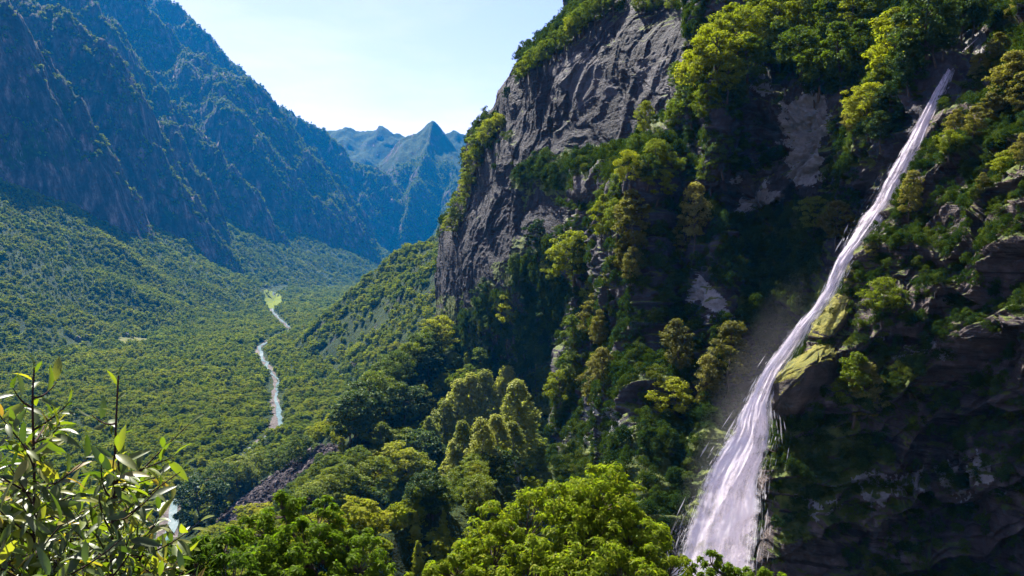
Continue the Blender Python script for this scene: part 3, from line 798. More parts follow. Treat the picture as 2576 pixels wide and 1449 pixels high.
def make_tree(kind, seed, nclump, leaves, size, lean=0.0):
    rg = np.random.default_rng(seed)
    cl = crown_shape(kind, rg, nclump)
    axis = np.array([lean * 1.0, 0, 0])
    cl[:, :3] += axis * (cl[:, 2:3] / 10) ** 1.5 * 3
    bag = Bag()
    per = leaves // nclump
    d = rg.normal(size=(nclump, per, 3)); d[..., 2] = np.where(d[..., 2] < 0, d[..., 2] * 0.5, d[..., 2]); d /= np.linalg.norm(d, axis=-1, keepdims=True)
    q = rg.uniform(0.35, 1.08, (nclump, per, 1)) ** 0.6
    sc = np.array([1.15, 1.15, 0.72]) if kind not in ('birch', 'spruce') else (np.array([0.9, 0.9, 1.25]) if kind == 'birch' else np.array([1.5, 1.5, 0.45]))
    C = cl[:, None, :3] + d * q * cl[:, None, 3:4] * sc
    v, f = leaf_cards(C.reshape(-1, 3), d.reshape(-1, 3), size, rg, droop=0.3 if kind in ('birch', 'spruce') else 0.1)
    bag.add(v, f)
    # wood
    w = Bag()
    top = 9.0 if kind in ('birch', 'spruce', 'tall') else 6.5
    if kind == 'shrub': top = 3
    z = np.linspace(-1.5, top, 9)
    wob = np.stack([0.18 * np.sin(z * 0.9 + seed), 0.18 * np.cos(z * 0.7 + seed), z], 1) + axis * (np.clip(z, 0, 10)[:, None] / 10) ** 1.5 * 3
    rr = (0.20 if kind != 'round' else 0.26) * (1 - (np.clip(z, 0, top) / top) * 0.85)
    v, f = tube(wob, rr, 7); w.add(v, f)
    idx = rg.choice(nclump, min(nclump, 16), replace=False)
    for i in idx:
        c = cl[i, :3]; z0 = max(0.8, min(top - .3, c[2] - rg.uniform(0.6, 2.0)))
        s = np.array([np.interp(z0, z, wob[:, 0]), np.interp(z0, z, wob[:, 1]), z0])
        m = (s + c) / 2 + np.array([0, 0, -0.25]) + rg.normal(size=3) * 0.12
        t = np.linspace(0, 1, 5)[:, None]
        p = (1 - t) ** 2 * s + 2 * t * (1 - t) * m + t * t * c
        v, f = tube(p, np.linspace(0.085, 0.02, 5), 5); w.add(v, f)
    return bag, w

PROTO = {}
def proto(key, kind, seed, nclump, leaves, size, leafm, barkm, lean=0.0):
    c, w = make_tree(kind, seed, nclump, leaves, size, lean)
    PROTO.setdefault(key, []).append((c.data("crown", leafm, False), w.data("trunk", barkm)))
for s in range(3):
    proto('L', 'round', 10 + s, 84, 6000, 0.38, M_LEAF, M_BARK)
    proto('Y', 'round', 20 + s, 78, 6000, 0.38, M_LEAF_Y, M_BARK, 0.1)
    proto('O', 'tall', 30 + s, 88, 5800, 0.36, M_LEAF_O, M_BARK, -0.1)
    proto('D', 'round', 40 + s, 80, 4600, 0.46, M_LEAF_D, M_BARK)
    proto('B', 'birch', 50 + s, 150, 6000, 0.28, M_LEAF_B, M_BARK_P)
    proto('T', 'tall', 60 + s, 60, 5000, 0.38, M_LEAF, M_BARK)
for s in range(2):
    proto('S', 'spruce', 70 + s, 170, 5600, 0.30, M_NEEDLE, M_BARK)
    proto('G', 'tall', 80 + s, 70, 5400, 0.34, M_LEAF_Y, M_BARK)

KIND = {'L': ('broadleaf_tree', 'round mid green broadleaf tree'), 'Y': ('broadleaf_tree', 'bright yellow green broadleaf tree'), 'O': ('broadleaf_tree', 'tall olive brown tree'),
        'D': ('broadleaf_tree', 'dark green shaded tree'), 'B': ('birch_tree', 'slender pale green birch'), 'T': ('broadleaf_tree', 'narrow mid green tree'), 'S': ('spruce_tree', 'dark pointed spruce'), 'G': ('broadleaf_tree', 'narrow bright green tree')}
NTREE = 0
TREE_XY = []
def plant(pos, h, key, label, group, lean=(0, 0), wide=1.0, cat='tree'):
    global NTREE
    rg = random
    k = rg.randrange(len(PROTO[key])); c, w = PROTO[key][k]
    nm = KIND[key][0]
    root = bpy.data.objects.new(nm, None); COL.objects.link(root)
    root.empty_display_size = 0.5
    root.location = pos; s = h / 10.0
    root.scale = (s * wide, s * wide * rg.uniform(0.9, 1.1), s)
    root.rotation_euler = (lean[1], lean[0], rg.uniform(0, 6.28))
    for n_, me in (("crown", c), ("trunk", w)):
        o = bpy.data.objects.new(n_, me); COL.objects.link(o); o.parent = root
    tag(root, label, cat, group)
    NTREE += 1
    TREE_XY.append((pos[0], pos[1], 0.3 * h))
    return root

def photo_tree(x, yt, yb, key, label, group, wide=1.0):
    p = hit(x, yb)
    h = (yb - yt) / F0 * p[1] * 1.06
    lean = (-0.06, 0.05) if x > 1150 else (0, 0)
    return plant((p[0], p[1], p[2] - 0.3), h, key, label, group, lean, wide)

# named single trees
SINGLE = [
    (2232, 30, 215, 'G', 1.25, 'bright green conical tree standing beside the top of the waterfall'),
    (2141, 888, 1050, 'G', 1.1, 'bright green pointed tree on the dark crag below the mossy overhang'),
    (2186, 905, 1062, 'O', 1.1, 'olive pointed tree leaning beside the bright green one on the crag'),
    (2212, 690, 800, 'Y', 1.1, 'spreading yellow green tree on the crag right of the square rock'),
    (2200, 785, 872, 'T', 1.1, 'shaded tree just below the spreading tree on the crag'),
    (2098, 505, 615, 'O', 1.3, 'olive bushy tree hugging the left edge of the upper fall'),
    (2040, 495, 600, 'L', 1.0, 'dark tree with a yellow tip left of the olive bush by the fall'),
    (2278, 425, 545, 'O', 0.9, 'thin olive tree close right of the upper fall'),
    (2268, 530, 640, 'O', 0.9, 'olive tree under the thin one right of the fall'),
    (1832, 808, 990, 'O', 1.15, 'broad brown olive tree in the hollow left of the lower fall'),
    (1712, 805, 950, 'O', 1.1, 'pale olive tree left of the broad brown one in the hollow'),
    (1768, 895, 1030, 'O', 1.0, 'low olive tree in front between the two hollow trees'),
    (1700, 945, 1062, 'Y', 1.2, 'yellow green tree at the lower left of the hollow trees'),
    (1740, 465, 620, 'O', 0.9, 'tall thin grey olive tree in the gully under the pale rocks'),
    (1706, 545, 645, 'O', 1.0, 'short olive tree at the foot of the grey one in the gully'),
    (1820, 345, 440, 'D', 1.1, 'dark tree perched left of the wide pale rock patch'),
    (1795, 395, 480, 'L', 1.0, 'grey green tree below the perched dark tree'),
    (1614, 255, 345, 'G', 1.0, 'highest tree of the sunlit row on the rock rib'),
    (1690, 385, 455, 'Y', 1.1, 'bright yellow tree right of the sunlit row on the rib'),
    (1441, 578, 715, 'Y', 1.15, 'large yellow green tree where the dark wall meets the rib'),
    (1592, 480, 640, 'O', 1.15, 'tall pale olive tree low on the rock rib'),
    (1290, 738, 850, 'Y', 1.1, 'single sunlit tree in the shade under the dark wall'),
    (1482, 742, 860, 'O', 1.2, 'broad olive tree left of the purple rock step'),
    (1484, 905, 1050, 'O', 1.0, 'hanging olive tree above the small pale rocks'),
    (1269, 222, 256, 'D', 1.0, 'tiny lone tree standing on the cliff edge against the sky'),
    (500, 1195, 1345, 'D', 1.2, 'rounded dark tree beside the boulder scree'),
    (1182, 1160, 1250, 'B', 1.2, 'pale young birch in front of the birch clump'),
    (2490, 640, 705, 'Y', 1.2, 'small sunny bush high on the dark right crag'),
    (2200, 1415, 1500, 'O', 1.3, 'olive bush at the bottom edge below the dark crag'),
]
for x, yt, yb, k, w, lab in SINGLE: photo_tree(x, yt, yb, k, lab, 'trees on the waterfall cliffs', w)

ROWS = [
    ('of the row climbing the rock rib', 'top', 'trees on the rock rib', 1.05,
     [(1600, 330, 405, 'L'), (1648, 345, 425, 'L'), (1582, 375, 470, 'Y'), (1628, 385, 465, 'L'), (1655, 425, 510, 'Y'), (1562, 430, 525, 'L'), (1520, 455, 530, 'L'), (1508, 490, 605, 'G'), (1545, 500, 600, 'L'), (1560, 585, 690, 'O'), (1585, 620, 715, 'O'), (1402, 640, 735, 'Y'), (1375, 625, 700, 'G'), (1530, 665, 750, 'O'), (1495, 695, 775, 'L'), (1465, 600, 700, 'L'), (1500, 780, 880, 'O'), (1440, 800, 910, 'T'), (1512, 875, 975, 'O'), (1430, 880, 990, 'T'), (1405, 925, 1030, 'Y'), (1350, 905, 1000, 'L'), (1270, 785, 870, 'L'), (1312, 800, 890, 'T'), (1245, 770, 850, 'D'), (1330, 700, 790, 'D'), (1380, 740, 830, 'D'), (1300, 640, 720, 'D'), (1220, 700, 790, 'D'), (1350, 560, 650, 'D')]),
    ('in the sunny band above the pale rocks', 'left', 'trees above the pale rocks', 1.1,
     [(1900, -10, 115, 'Y'), (1852, 10, 150, 'Y'), (1800, 55, 200, 'Y'), (1762, 125, 260, 'Y'), (1828, 140, 250, 'Y'), (1732, 195, 310, 'L'), (1780, 205, 310, 'Y'), (1880, 95, 230, 'L'), (1960, -20, 130, 'Y'), (1948, 60, 190, 'T'), (2008, 70, 195, 'L'), (2005, -10, 110, 'G'), (2078, -10, 130, 'T'), (2110, 55, 220, 'T'), (2136, -20, 110, 'G'), (2062, 110, 230, 'L'), (2172, 50, 205, 'T'), (2200, 160, 275, 'G'), (2178, 205, 330, 'Y'), (2142, 260, 350, 'O'), (2040, 180, 260, 'D'), (1700, 245, 330, 'L'), (1850, 200, 290, 'D'), (1745, 290, 370, 'D'), (1705, 150, 230, 'L'), (2180, -30, 80, 'T')]),
    ('in the shaded stand above the waterfall lip', 'left', 'trees above the lip', 1.05,
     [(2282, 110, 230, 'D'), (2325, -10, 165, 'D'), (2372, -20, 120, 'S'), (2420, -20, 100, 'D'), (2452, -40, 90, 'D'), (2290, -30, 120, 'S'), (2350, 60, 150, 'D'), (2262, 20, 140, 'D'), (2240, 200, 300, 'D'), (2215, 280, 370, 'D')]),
    ('on the slope right of the waterfall lip', 'top', 'trees right of the lip', 1.15,
     [(2402, 280, 355, 'O'), (2440, 262, 345, 'O'), (2472, 235, 330, 'O'), (2512, 160, 290, 'O'), (2552, 125, 260, 'O'), (2540, 255, 370, 'Y'), (2492, 315, 395, 'O'), (2562, 330, 420, 'O'), (2550, -10, 70, 'O'), (2512, -15, 60, 'L'), (2470, 430, 490, 'O'), (2380, 320, 390, 'Y'), (2190, 600, 655, 'O'), (2460, 130, 200, 'O'), (2500, 80, 150, 'O'), (2570, 180, 290, 'O'), (2520, 370, 440, 'Y')]),
    ('along the rim of the dark wall', 'left', 'trees on the rim of the dark wall', 1.15,
     [(1512, -30, 40, 'L'), (1490, -10, 60, 'L'), (1462, 15, 85, 'L'), (1440, 35, 100, 'Y'), (1416, 60, 120, 'L'), (1392, 78, 140, 'L'), (1368, 95, 160, 'L'), (1345, 112, 180, 'L'), (1325, 138, 200, 'Y'), (1305, 165, 215, 'L'), (1245, 278, 340, 'Y'), (1226, 300, 375, 'Y'), (1208, 330, 410, 'L'), (1195, 365, 440, 'Y'), (1180, 420, 480, 'L'), (1168, 445, 510, 'Y'), (1150, 490, 560, 'L'), (1135, 530, 590, 'Y'), (1600, -10, 30, 'Y'), (1640, -15, 28, 'L'), (1680, -20, 25, 'Y'), (1540, -40, 25, 'L')]),
    ('in the pale birch clump', 'left', 'birches of the pale clump', 1.35,
     [(1120, 1010, 1190, 'B'), (1150, 965, 1160, 'B'), (1188, 950, 1140, 'B'), (1228, 940, 1130, 'B'), (1268, 935, 1130, 'B'), (1305, 955, 1150, 'B'), (1328, 1000, 1160, 'B'), (1085, 1050, 1210, 'B'), (1262, 1040, 1200, 'B'), (1170, 1060, 1220, 'B'), (1215, 1050, 1215, 'B'), (1300, 1060, 1200, 'B'), (1060, 1085, 1230, 'D'), (1110, 1110, 1240, 'D'), (1140, 1100, 1240, 'B'), (1240, 1120, 1240, 'D'), (1205, 880, 1000, 'T'), (1250, 900, 1010, 'T')]),
    ('on the shoulder above the birch clump', 'left', 'trees on the shoulder', 1.2,
     [(1112, 795, 895, 'Y'), (1088, 820, 905, 'L'), (1055, 835, 940, 'L'), (1080, 890, 970, 'D'), (1030, 865, 960, 'Y'), (1000, 885, 990, 'L'), (975, 905, 1010, 'L'), (948, 930, 1050, 'L'), (922, 960, 1070, 'D'), (898, 985, 1095, 'D'), (872, 1015, 1115, 'D'), (1020, 960, 1060, 'D'), (980, 1000, 1090, 'D'), (1060, 960, 1060, 'T')]),
    ('on the low slope beside the scree', 'left', 'trees beside the scree', 1.3,
     [(862, 1170, 1285, 'L'), (900, 1195, 1300, 'Y'), (945, 1150, 1270, 'L'), (905, 1120, 1220, 'L'), (992, 1110, 1240, 'Y'), (1030, 1130, 1260, 'L'), (960, 1060, 1160, 'T'), (820, 1195, 1300, 'L'), (1010, 1070, 1170, 'L'), (780, 1225, 1320, 'L'), (940, 1230, 1330, 'D'), (560, 1160, 1250, 'L'), (600, 1140, 1230, 'L'), (650, 1130, 1215, 'L'), (700, 1120, 1190, 'L'), (750, 1090, 1170, 'L')]),
]
ORD = "first second third fourth fifth sixth seventh eighth ninth tenth eleventh twelfth thirteenth fourteenth fifteenth sixteenth seventeenth eighteenth nineteenth twentieth".split()
ORD += ["twenty-" + w for w in ORD[:9]] + ["thirtieth"]
LOOK = {'L': 'mid green leafy', 'Y': 'bright yellow green', 'O': 'olive brown', 'D': 'dark shaded', 'B': 'pale green birch', 'T': 'narrow green', 'S': 'pointed spruce', 'G': 'bright narrow green'}
for place, axis, group, wide, items in ROWS:
    items = sorted(items, key=(lambda t: t[1]) if axis == 'top' else (lambda t: t[0]))
    for n_, (x, yt, yb, k) in enumerate(items):
        photo_tree(x, yt, yb, k, "%s tree, %s from the %s %s" % (LOOK[k], ORD[n_], axis, place), group, wide * random.uniform(0.9, 1.12))
# ------------------------------------------------------------------ scattered growth
def candidates(n, r0, r1, a0, a1, rg):
    """uniform over the ground area"""
    r = np.sqrt(rg.uniform(r0 ** 2, r1 ** 2, n)); a = np.radians(rg.uniform(a0, a1, n))
    return r * np.tan(a), r

def slope_at(x, y, e=4.0):
    return np.hypot(height(x + e, y) - height(x - e, y), height(x, y + e) - height(x, y - e)) / (2 * e)

MEADOWS = [[(668, 770), (668, 744), (704, 740), (710, 764), (690, 776)], [(300, 868), (305, 850), (372, 852), (370, 864), (330, 866)], [(160, 872), (175, 852), (240, 860), (235, 876)], [(640, 728), (720, 716), (735, 726), (660, 738)]]
def keep_clear(x, y, z, px, py):
    dr = seg_dist(x, y, RIV)
    ok = (y > 3350) | (dr > np.interp(y, [300, 800, 1100, 1600, 2000, 2600, 3500], [13, 8, 9, 10, 11, 13, 16]) + 5 * vnoise(np.stack([x, y], -1) / 25, 5))
    for q in MEADOWS: ok &= ~in_poly(px, py, q)
    ok &= ~in_poly(px, py, SCREE_PX)
    return ok

def forest_material():
    m = NT("forest_leaves")
    oi = m.n("ObjectInfo"); ge = m.n("NewGeometry")
    loc = oi.outputs["Location"]
    patch = m.noise(loc, 0.006, 4, 0.6); p2 = m.noise(loc, 0.028, 3, 0.6)
    f = m.math('ADD', m.math('MULTIPLY', oi.outputs["Random"], 0.34), m.math('MULTIPLY', ge.outputs["Random Per Island"], 0.20))
    f = m.math('ADD', f, m.math('MULTIPLY', m.math('ADD', patch, -0.28), 0.62))
    f = m.math('ADD', f, m.math('MULTIPLY', m.math('ADD', p2, -0.35), 0.42))
    col = m.ramp(f, [(0.08, (0.03, 0.05, 0.008)), (0.32, (0.11, 0.15, 0.016)), (0.58, (0.205, 0.225, 0.024)), (0.88, (0.28, 0.25, 0.035))])
    d = m.n("BsdfDiffuse", {0: col})
    t = m.n("BsdfTranslucent", {0: m.mix(1.0, col, (1.2, 1.3, 0.5), 'MULTIPLY')})
    return m.done(m.n("MixShader", {0: 0.52, 1: d.outputs[0], 2: t.outputs[0]}).outputs[0])
M_FOREST2 = forest_material()

def instancer(name, pts, rot, scl, idx, protos, label, tilt=None):
    """one scattered mass: the vertices of `name` carry one of the shapes in `protos` each"""
    pc = bpy.data.collections.new(name + "_shapes")
    for k, me in enumerate(protos):
        o = bpy.data.objects.new("%s_shape_%02d" % (name, k), me); pc.objects.link(o)
    me = bpy.data.meshes.new(name); me.vertices.add(len(pts)); me.vertices.foreach_set("co", pts.astype(np.float32).ravel())
    for nm, ty, val, key in (("rot", 'FLOAT_VECTOR', rot, "vector"), ("scl", 'FLOAT_VECTOR', scl, "vector"), ("idx", 'INT', idx, "value")):
        a = me.attributes.new(nm, ty, 'POINT')
        a.data.foreach_set(key, np.asarray(val, np.int32 if ty == 'INT' else np.float32).ravel())
    ng = bpy.data.node_groups.new(name + "_scatter", 'GeometryNodeTree')
    ng.interface.new_socket("Geometry", in_out='INPUT', socket_type='NodeSocketGeometry')
    ng.interface.new_socket("Geometry", in_out='OUTPUT', socket_type='NodeSocketGeometry')
    N, L = ng.nodes, ng.links
    gi, go = N.new("NodeGroupInput"), N.new("NodeGroupOutput")
    mp = N.new("GeometryNodeMeshToPoints"); L.new(gi.outputs[0], mp.inputs[0])
    ci = N.new("GeometryNodeCollectionInfo"); ci.inputs[0].default_value = pc; ci.inputs["Separate Children"].default_value = True; ci.inputs["Reset Children"].default_value = True
    ip = N.new("GeometryNodeInstanceOnPoints"); L.new(mp.outputs[0], ip.inputs["Points"]); L.new(ci.outputs[0], ip.inputs["Instance"])
    ip.inputs["Pick Instance"].default_value = True
    def attr(nm, ty):
        a = N.new("GeometryNodeInputNamedAttribute"); a.data_type = ty; a.inputs[0].default_value = nm
        return [o for o in a.outputs if o.enabled and o.name == "Attribute"][0]
    L.new(attr("idx", 'INT'), ip.inputs["Instance Index"]); L.new(attr("rot", 'FLOAT_VECTOR'), ip.inputs["Rotation"]); L.new(attr("scl", 'FLOAT_VECTOR'), ip.inputs["Scale"])
    L.new(ip.outputs[0], go.inputs[0])
    o = link(name, me, kind='stuff', label=label)
    md = o.modifiers.new("scatter", 'NODES'); md.node_group = ng
    return o

def lowpoly(kind, seed, nclump, leaves, size, mat):
    c, w = make_tree(kind, seed, nclump, leaves, size)
    me = c
    # a lumpy dark heart keeps the crown from being see-through
    u = np.linspace(0, math.pi, 6)[:, None]; th = np.linspace(0, 2 * math.pi, 9)[None, :]
    hz, R = (5.4, 3.0) if kind in ('round', 'tall') else (4.6, 2.2)
    S = np.stack([0.6 * R * np.sin(u) * np.cos(th), 0.6 * R * np.sin(u) * np.sin(th), hz + 0.75 * R * np.cos(u) + 0 * th], -1)
    me.add(S.reshape(-1, 3), grid_faces(6, 9)[:, ::-1])
    return me.data("crown_far", mat, False)
FP = [lowpoly('round', 100 + s, 26, 420, 1.25, M_FOREST2) for s in range(4)] + [lowpoly('tall', 110 + s, 24, 400, 1.15, M_FOREST2) for s in range(2)] + [lowpoly('spruce', 120, 60, 420, 0.8, M_FOREST2)]
FPN = [lowpoly('round', 130 + s, 46, 1500, 0.72, M_FOREST2) for s in range(4)] + [lowpoly('tall', 140 + s, 40, 1400, 0.66, M_FOREST2) for s in range(2)] + [lowpoly('spruce', 150, 90, 1300, 0.5, M_FOREST2)]

SINGLES = 300 - NTREE - 4
print('trees', NTREE)
def wood_label(k, x, y):
    if y > 1180 and x < 600: z = 'low down behind the saplings'
    elif y > 1180 and x < 920: z = 'just behind the left chestnut crown'
    elif y > 1180 and x < 1120: z = 'in the dark gap between the two chestnut crowns'
    elif y > 1180 and x < 1420: z = 'just behind the big central chestnut crown'
    elif y > 1180: z = 'between the big chestnut crown and the waterfall foot'
    elif x < 760: z = 'on the valley side left of the scree'
    elif x < 1080: z = 'on the wooded slope between river and birch clump'
    elif x < 1420: z = 'under the tall dark wall above the birch clump'
    else: z = 'at the foot of the recessed rocks right of the birches'
    return LOOK[k] + ' tree ' + z
def forest(name, r0, r1, a0, a1, spacing, hmin, hmax, protos, seed, label, maxslope=1.25):
    rg = np.random.default_rng(seed)
    area = math.radians(a1 - a0) * (r1 ** 2 - r0 ** 2) / 2 * 1.1
    n = int(area / spacing ** 2)
    x, y = candidates(n, r0, r1, a0, a1, rg)
    # cheap frame test first
    z = height(x, y); p = np.stack([x, y, z], -1)
    px, py = project(p)
    ok = (px > -110) & (px < W0 + 60) & (py > -100) & (py < H0 + 110)
    x, y, z, p, px, py = x[ok], y[ok], z[ok], p[ok], px[ok], py[ok]
    ok = seen(p + np.array([0, 0, hmax * 0.8]), 1.03, 25) & keep_clear(x, y, z, px, py)
    x, y, z, p = x[ok], y[ok], z[ok], p[ok]
    sl = slope_at(x, y)
    nn = fbm(np.stack([x, y], -1) / 70, 3, 77)
    ok = sl + 0.45 * nn < maxslope + rg.uniform(-0.25, 0.25, len(x))
    # keep off the individually planted trees
    x, y, z, p = x[ok], y[ok], z[ok], p[ok]
    if r0 < 900:
        T_ = np.array(TREE_XY); o2 = np.ones(len(x), bool)
        for tx, ty, tr in T_: o2 &= (x - tx) ** 2 + (y - ty) ** 2 > (tr * 0.7) ** 2
        x, y, z, p = x[o2], y[o2], z[o2], p[o2]
    if r0 < 900:   # the trees that show largest stand as trees of their own
        hz = rg.uniform(hmin * 1.1, hmax, len(p)); show = hz / p[:, 1] * seen(p + np.array([0, 0, 5.0]), 1.01, 3)
        qx, qy = project(p); show = np.where((qy < H0 - 130) & (qx > 420) & (qx < W0), show, 0)
        big = np.argsort(-show)[:SINGLES]
        for i in big:
            g = 'near' if p[i, 1] < 330 else 'far'
            k_ = str(rg.choice(['L', 'D', 'T', 'L', 'Y', 'D']))
            plant(p[i] - np.array([0, 0, 0.4]), hz[i], k_, wood_label(k_, qx[i], qy[i]), 'woodland trees of the near slope', (0, 0), rg.uniform(0.95, 1.25))
        keep = np.ones(len(p), bool); keep[big] = False
        x, y, z, p = x[keep], y[keep], z[keep], p[keep]
    n = len(p)
    hh = (hmin + (hmax - hmin) * rg.uniform(0, 1, n) ** 1.4) * (1 + 0.28 * fbm(np.stack([x, y], -1) / 45, 2, 78)) / 10
    wd = rg.uniform(0.85, 1.55, n)
    scl = np.stack([hh * wd, hh * wd * rg.uniform(.85, 1.15, n), hh], -1)
    rot = np.stack([rg.uniform(-.08, .08, n), rg.uniform(-.08, .08, n), rg.uniform(0, 6.28, n)], -1)
    con = (fbm(np.stack([x, y], -1) / 160, 2, 79) > 0.55) & (rg.uniform(size=n) < 0.4)
    idx = np.where(con, len(protos) - 1, rg.integers(0, len(protos) - 1, n))
    p = p - np.array([0, 0, 0.12]) * hh[:, None] * 10
    print(name, n)
    return instancer(name, p, rot, scl, idx, protos, label)
forest("forest", 160, 1100, -40, 8, 5.8, 5.0, 12.5, FPN, 1, 'dense broadleaf forest on the valley floor and near slopes')
forest("far_forest", 1100, 2600, -38, 3, 7.4, 6.0, 14, FP, 2, 'dense green forest in the middle of the valley and on its talus slopes')
forest("distant_forest", 2600, 6800, -38, -4, 13.0, 10, 18, FP, 3, 'forest clinging to the mountain ridges and upper valley', 2.5)

# shrubs on the cliffs
NOGROW = [[(2300, 120), (2400, 90), (2410, 160), (2360, 290), (2310, 290)], [(1965, 240), (2085, 225), (2095, 300), (2090, 430), (2065, 500), (1990, 480), (1970, 380)], [(1895, 140), (1935, 140), (1950, 210), (1945, 270), (1895, 250)],
          [(1735, 680), (1790, 700), (1840, 760), (1842, 815), (1790, 795), (1735, 785)], [(1820, 470), (1950, 430), (1930, 530), (1820, 550)], [(1270, 270), (1400, 110), (1500, 50), (1720, 30), (1740, 230), (1600, 360), (1500, 390), (1300, 410)],
          [(2375, 200), (2385, 110), (2480, 70), (2490, 130), (2440, 230), (2390, 300)], [(1115, 560), (1190, 430), (1300, 500), (1480, 540), (1340, 640), (1210, 770), (1115, 770)]]
def cliff_growth(name, cname, n, smin, smax, seed, label, bias=0.0, dens_scale=30.0, greens=()):
    G, N = PTS[cname]; rg = np.random.default_rng(seed)
    P_ = G.reshape(-1, 3); NN = N.reshape(-1, 3)
    # weight by area
    du = np.linalg.norm(np.gradient(G, axis=0), axis=-1) * np.linalg.norm(np.gradient(G, axis=1), axis=-1)
    w = du.ravel().astype(float)
    gm = poly_mask(G, greens).ravel()
    nz = NN[:, 2]
    k = nz * 0.9 + 0.55 * fbm(P_ / dens_scale, 3, seed) + bias + 0.9 * gm
    w *= np.clip((k - 0.25) * 3, 0, 1)
    w *= seen(P_, 1.02, 4)
    qx, qy = project(P_)
    wl = np.array(WL); el = np.interp(qy, wl[:, 0], wl[:, 1]); er = np.interp(qy, wl[:, 0], wl[:, 2])
    w *= ~((qy > 90) & (qx > el - 22) & (qx < er + 6))
    for q in NOGROW: w *= ~in_poly(qx, qy, q)
    w /= w.sum()
    i = rg.choice(len(P_), n, p=w)
    p = P_[i] + rg.normal(size=(n, 3)) * 0.25
    s = rg.uniform(smin, smax, n) ** 1.0 / 7.0
    scl = np.stack([s, s, s * rg.uniform(.8, 1.5, n)], -1)
    nn = NN[i]
    tx = np.arctan2(-nn[:, 1], np.abs(nn[:, 2]) + 1.2) * 0.6; ty = np.arctan2(nn[:, 0], np.abs(nn[:, 2]) + 1.2) * 0.6
    rot = np.stack([tx, ty, rg.uniform(0, 6.28, n)], -1)
    return instancer(name, p, rot, scl, rg.integers(0, len(SHR), n), SHR, label)
def shrub_material():
    m = NT("shrub_leaves"); oi = m.n("ObjectInfo"); ge = m.n("NewGeometry")
    p = m.noise(oi.outputs["Location"], 0.06, 3, 0.6)
    f = m.math('ADD', m.math('ADD', m.math('MULTIPLY', oi.outputs["Random"], 0.35), m.math('MULTIPLY', ge.outputs["Random Per Island"], 0.2)), m.math('MULTIPLY', p, 0.55))
    col = m.ramp(f, [(0.25, (0.010, 0.024, 0.008)), (0.5, (0.028, 0.052, 0.010)), (0.72, (0.06, 0.085, 0.014)), (0.9, (0.12, 0.12, 0.025))])
    d = m.n("BsdfDiffuse", {0: col}); t = m.n("BsdfTranslucent", {0: m.mix(1.0, col, (1.2, 1.3, 0.5), 'MULTIPLY')})
    return m.done(m.n("MixShader", {0: 0.38, 1: d.outputs[0], 2: t.outputs[0]}).outputs[0])
M_SHRUB = shrub_material()
SHR = [make_tree('shrub', 160 + s, 22, 620, 0.8, )[0].data("shrub_far", M_SHRUB, False) for s in range(4)]
cliff_growth("undergrowth", "waterfall_crag", 5400, 0.6, 2.0, 5, 'shrubs and ferns hanging on the dark crag', -0.12, 12,
    [[(1960, 1060), (2150, 1040), (2180, 1120), (2150, 1240), (2010, 1290), (1950, 1440), (1925, 1440), (1950, 1200)], [(2380, 380), (2576, 200), (2576, 420), (2430, 470)], [(2500, 60), (2576, 40), (2576, 300), (2520, 300)], [(2250, 430), (2330, 500), (2280, 700), (2230, 600)]])
cliff_growth("cliff_undergrowth", "waterfall_cliff", 7600, 1.2, 4.2, 6, 'shrubs and saplings rooted in the rock left of the waterfall', -0.06, 22,
    [[(1700, 0), (2400, -50), (2350, 170), (2200, 400), (2150, 330), (2090, 230), (1880, 170), (1760, 330), (1680, 300)], [(1850, 560), (2080, 520), (2100, 700), (2000, 800), (1900, 900), (1850, 760)], [(1300, 1140), (1700, 1060), (1900, 1010), (1720, 1300), (1600, 1400), (1300, 1300)], [(2080, 300), (2250, 250), (2200, 420), (2080, 560)], [(1480, 700), (1700, 640), (1720, 1000), (1480, 1000)]])
cliff_growth("wall_undergrowth", "cliff", 2900, 2.0, 6.0, 7, 'bushes in the cracks and along the rim of the tall dark wall', -0.12, 45,
    [[(1300, 420), (1420, 370), (1540, 400), (1520, 470), (1320, 500)], [(1200, 740), (1330, 640), (1500, 560), (1750, 480), (1750, 1000), (1100, 1000)], [(1650, 120), (1700, 60), (1800, 300), (1700, 300)]])
# ------------------------------------------------------------------ river, meadows, scree, hamlets
def strip(name, line, half, z_off, mat, nseg, seed, label, kind='structure'):
    L = catmull(np.array(line, float), nseg)
    t = np.gradient(L, axis=0); t /= np.linalg.norm(t, axis=1)[:, None]
    nr = np.stack([t[:, 1], -t[:, 0]], 1)
    w = half(L) 
    u = np.linspace(-1, 1, 9)
    X = L[:, None, :] + nr[:, None, :] * (u[None, :, None] * w[:, None, None])
    Z = height(X[..., 0], X[..., 1]) + z_off
    G = np.concatenate([X, Z[..., None]], -1)
    return link(name, mesh_data(name, G.reshape(-1, 3), grid_faces(nseg, 9), mat), kind=kind, label=label)
def gravel_mat():
    m = NT("gravel"); pos = m.n("NewGeometry").outputs["Position"]
    n = m.noise(pos, 0.35, 6, 0.75); n2 = m.noise(pos, 0.05, 3)
    c = m.ramp(m.math('ADD', m.math('MULTIPLY', n, 0.7), m.math('MULTIPLY', n2, 0.3)), [(0.35, (0.018, 0.016, 0.014)), (0.5, (0.065, 0.053, 0.049)), (0.62, (0.14, 0.118, 0.11))])
    return m.done(m.n("BsdfPrincipled", {"Base Color": c, "Roughness": 0.9}).outputs[0])
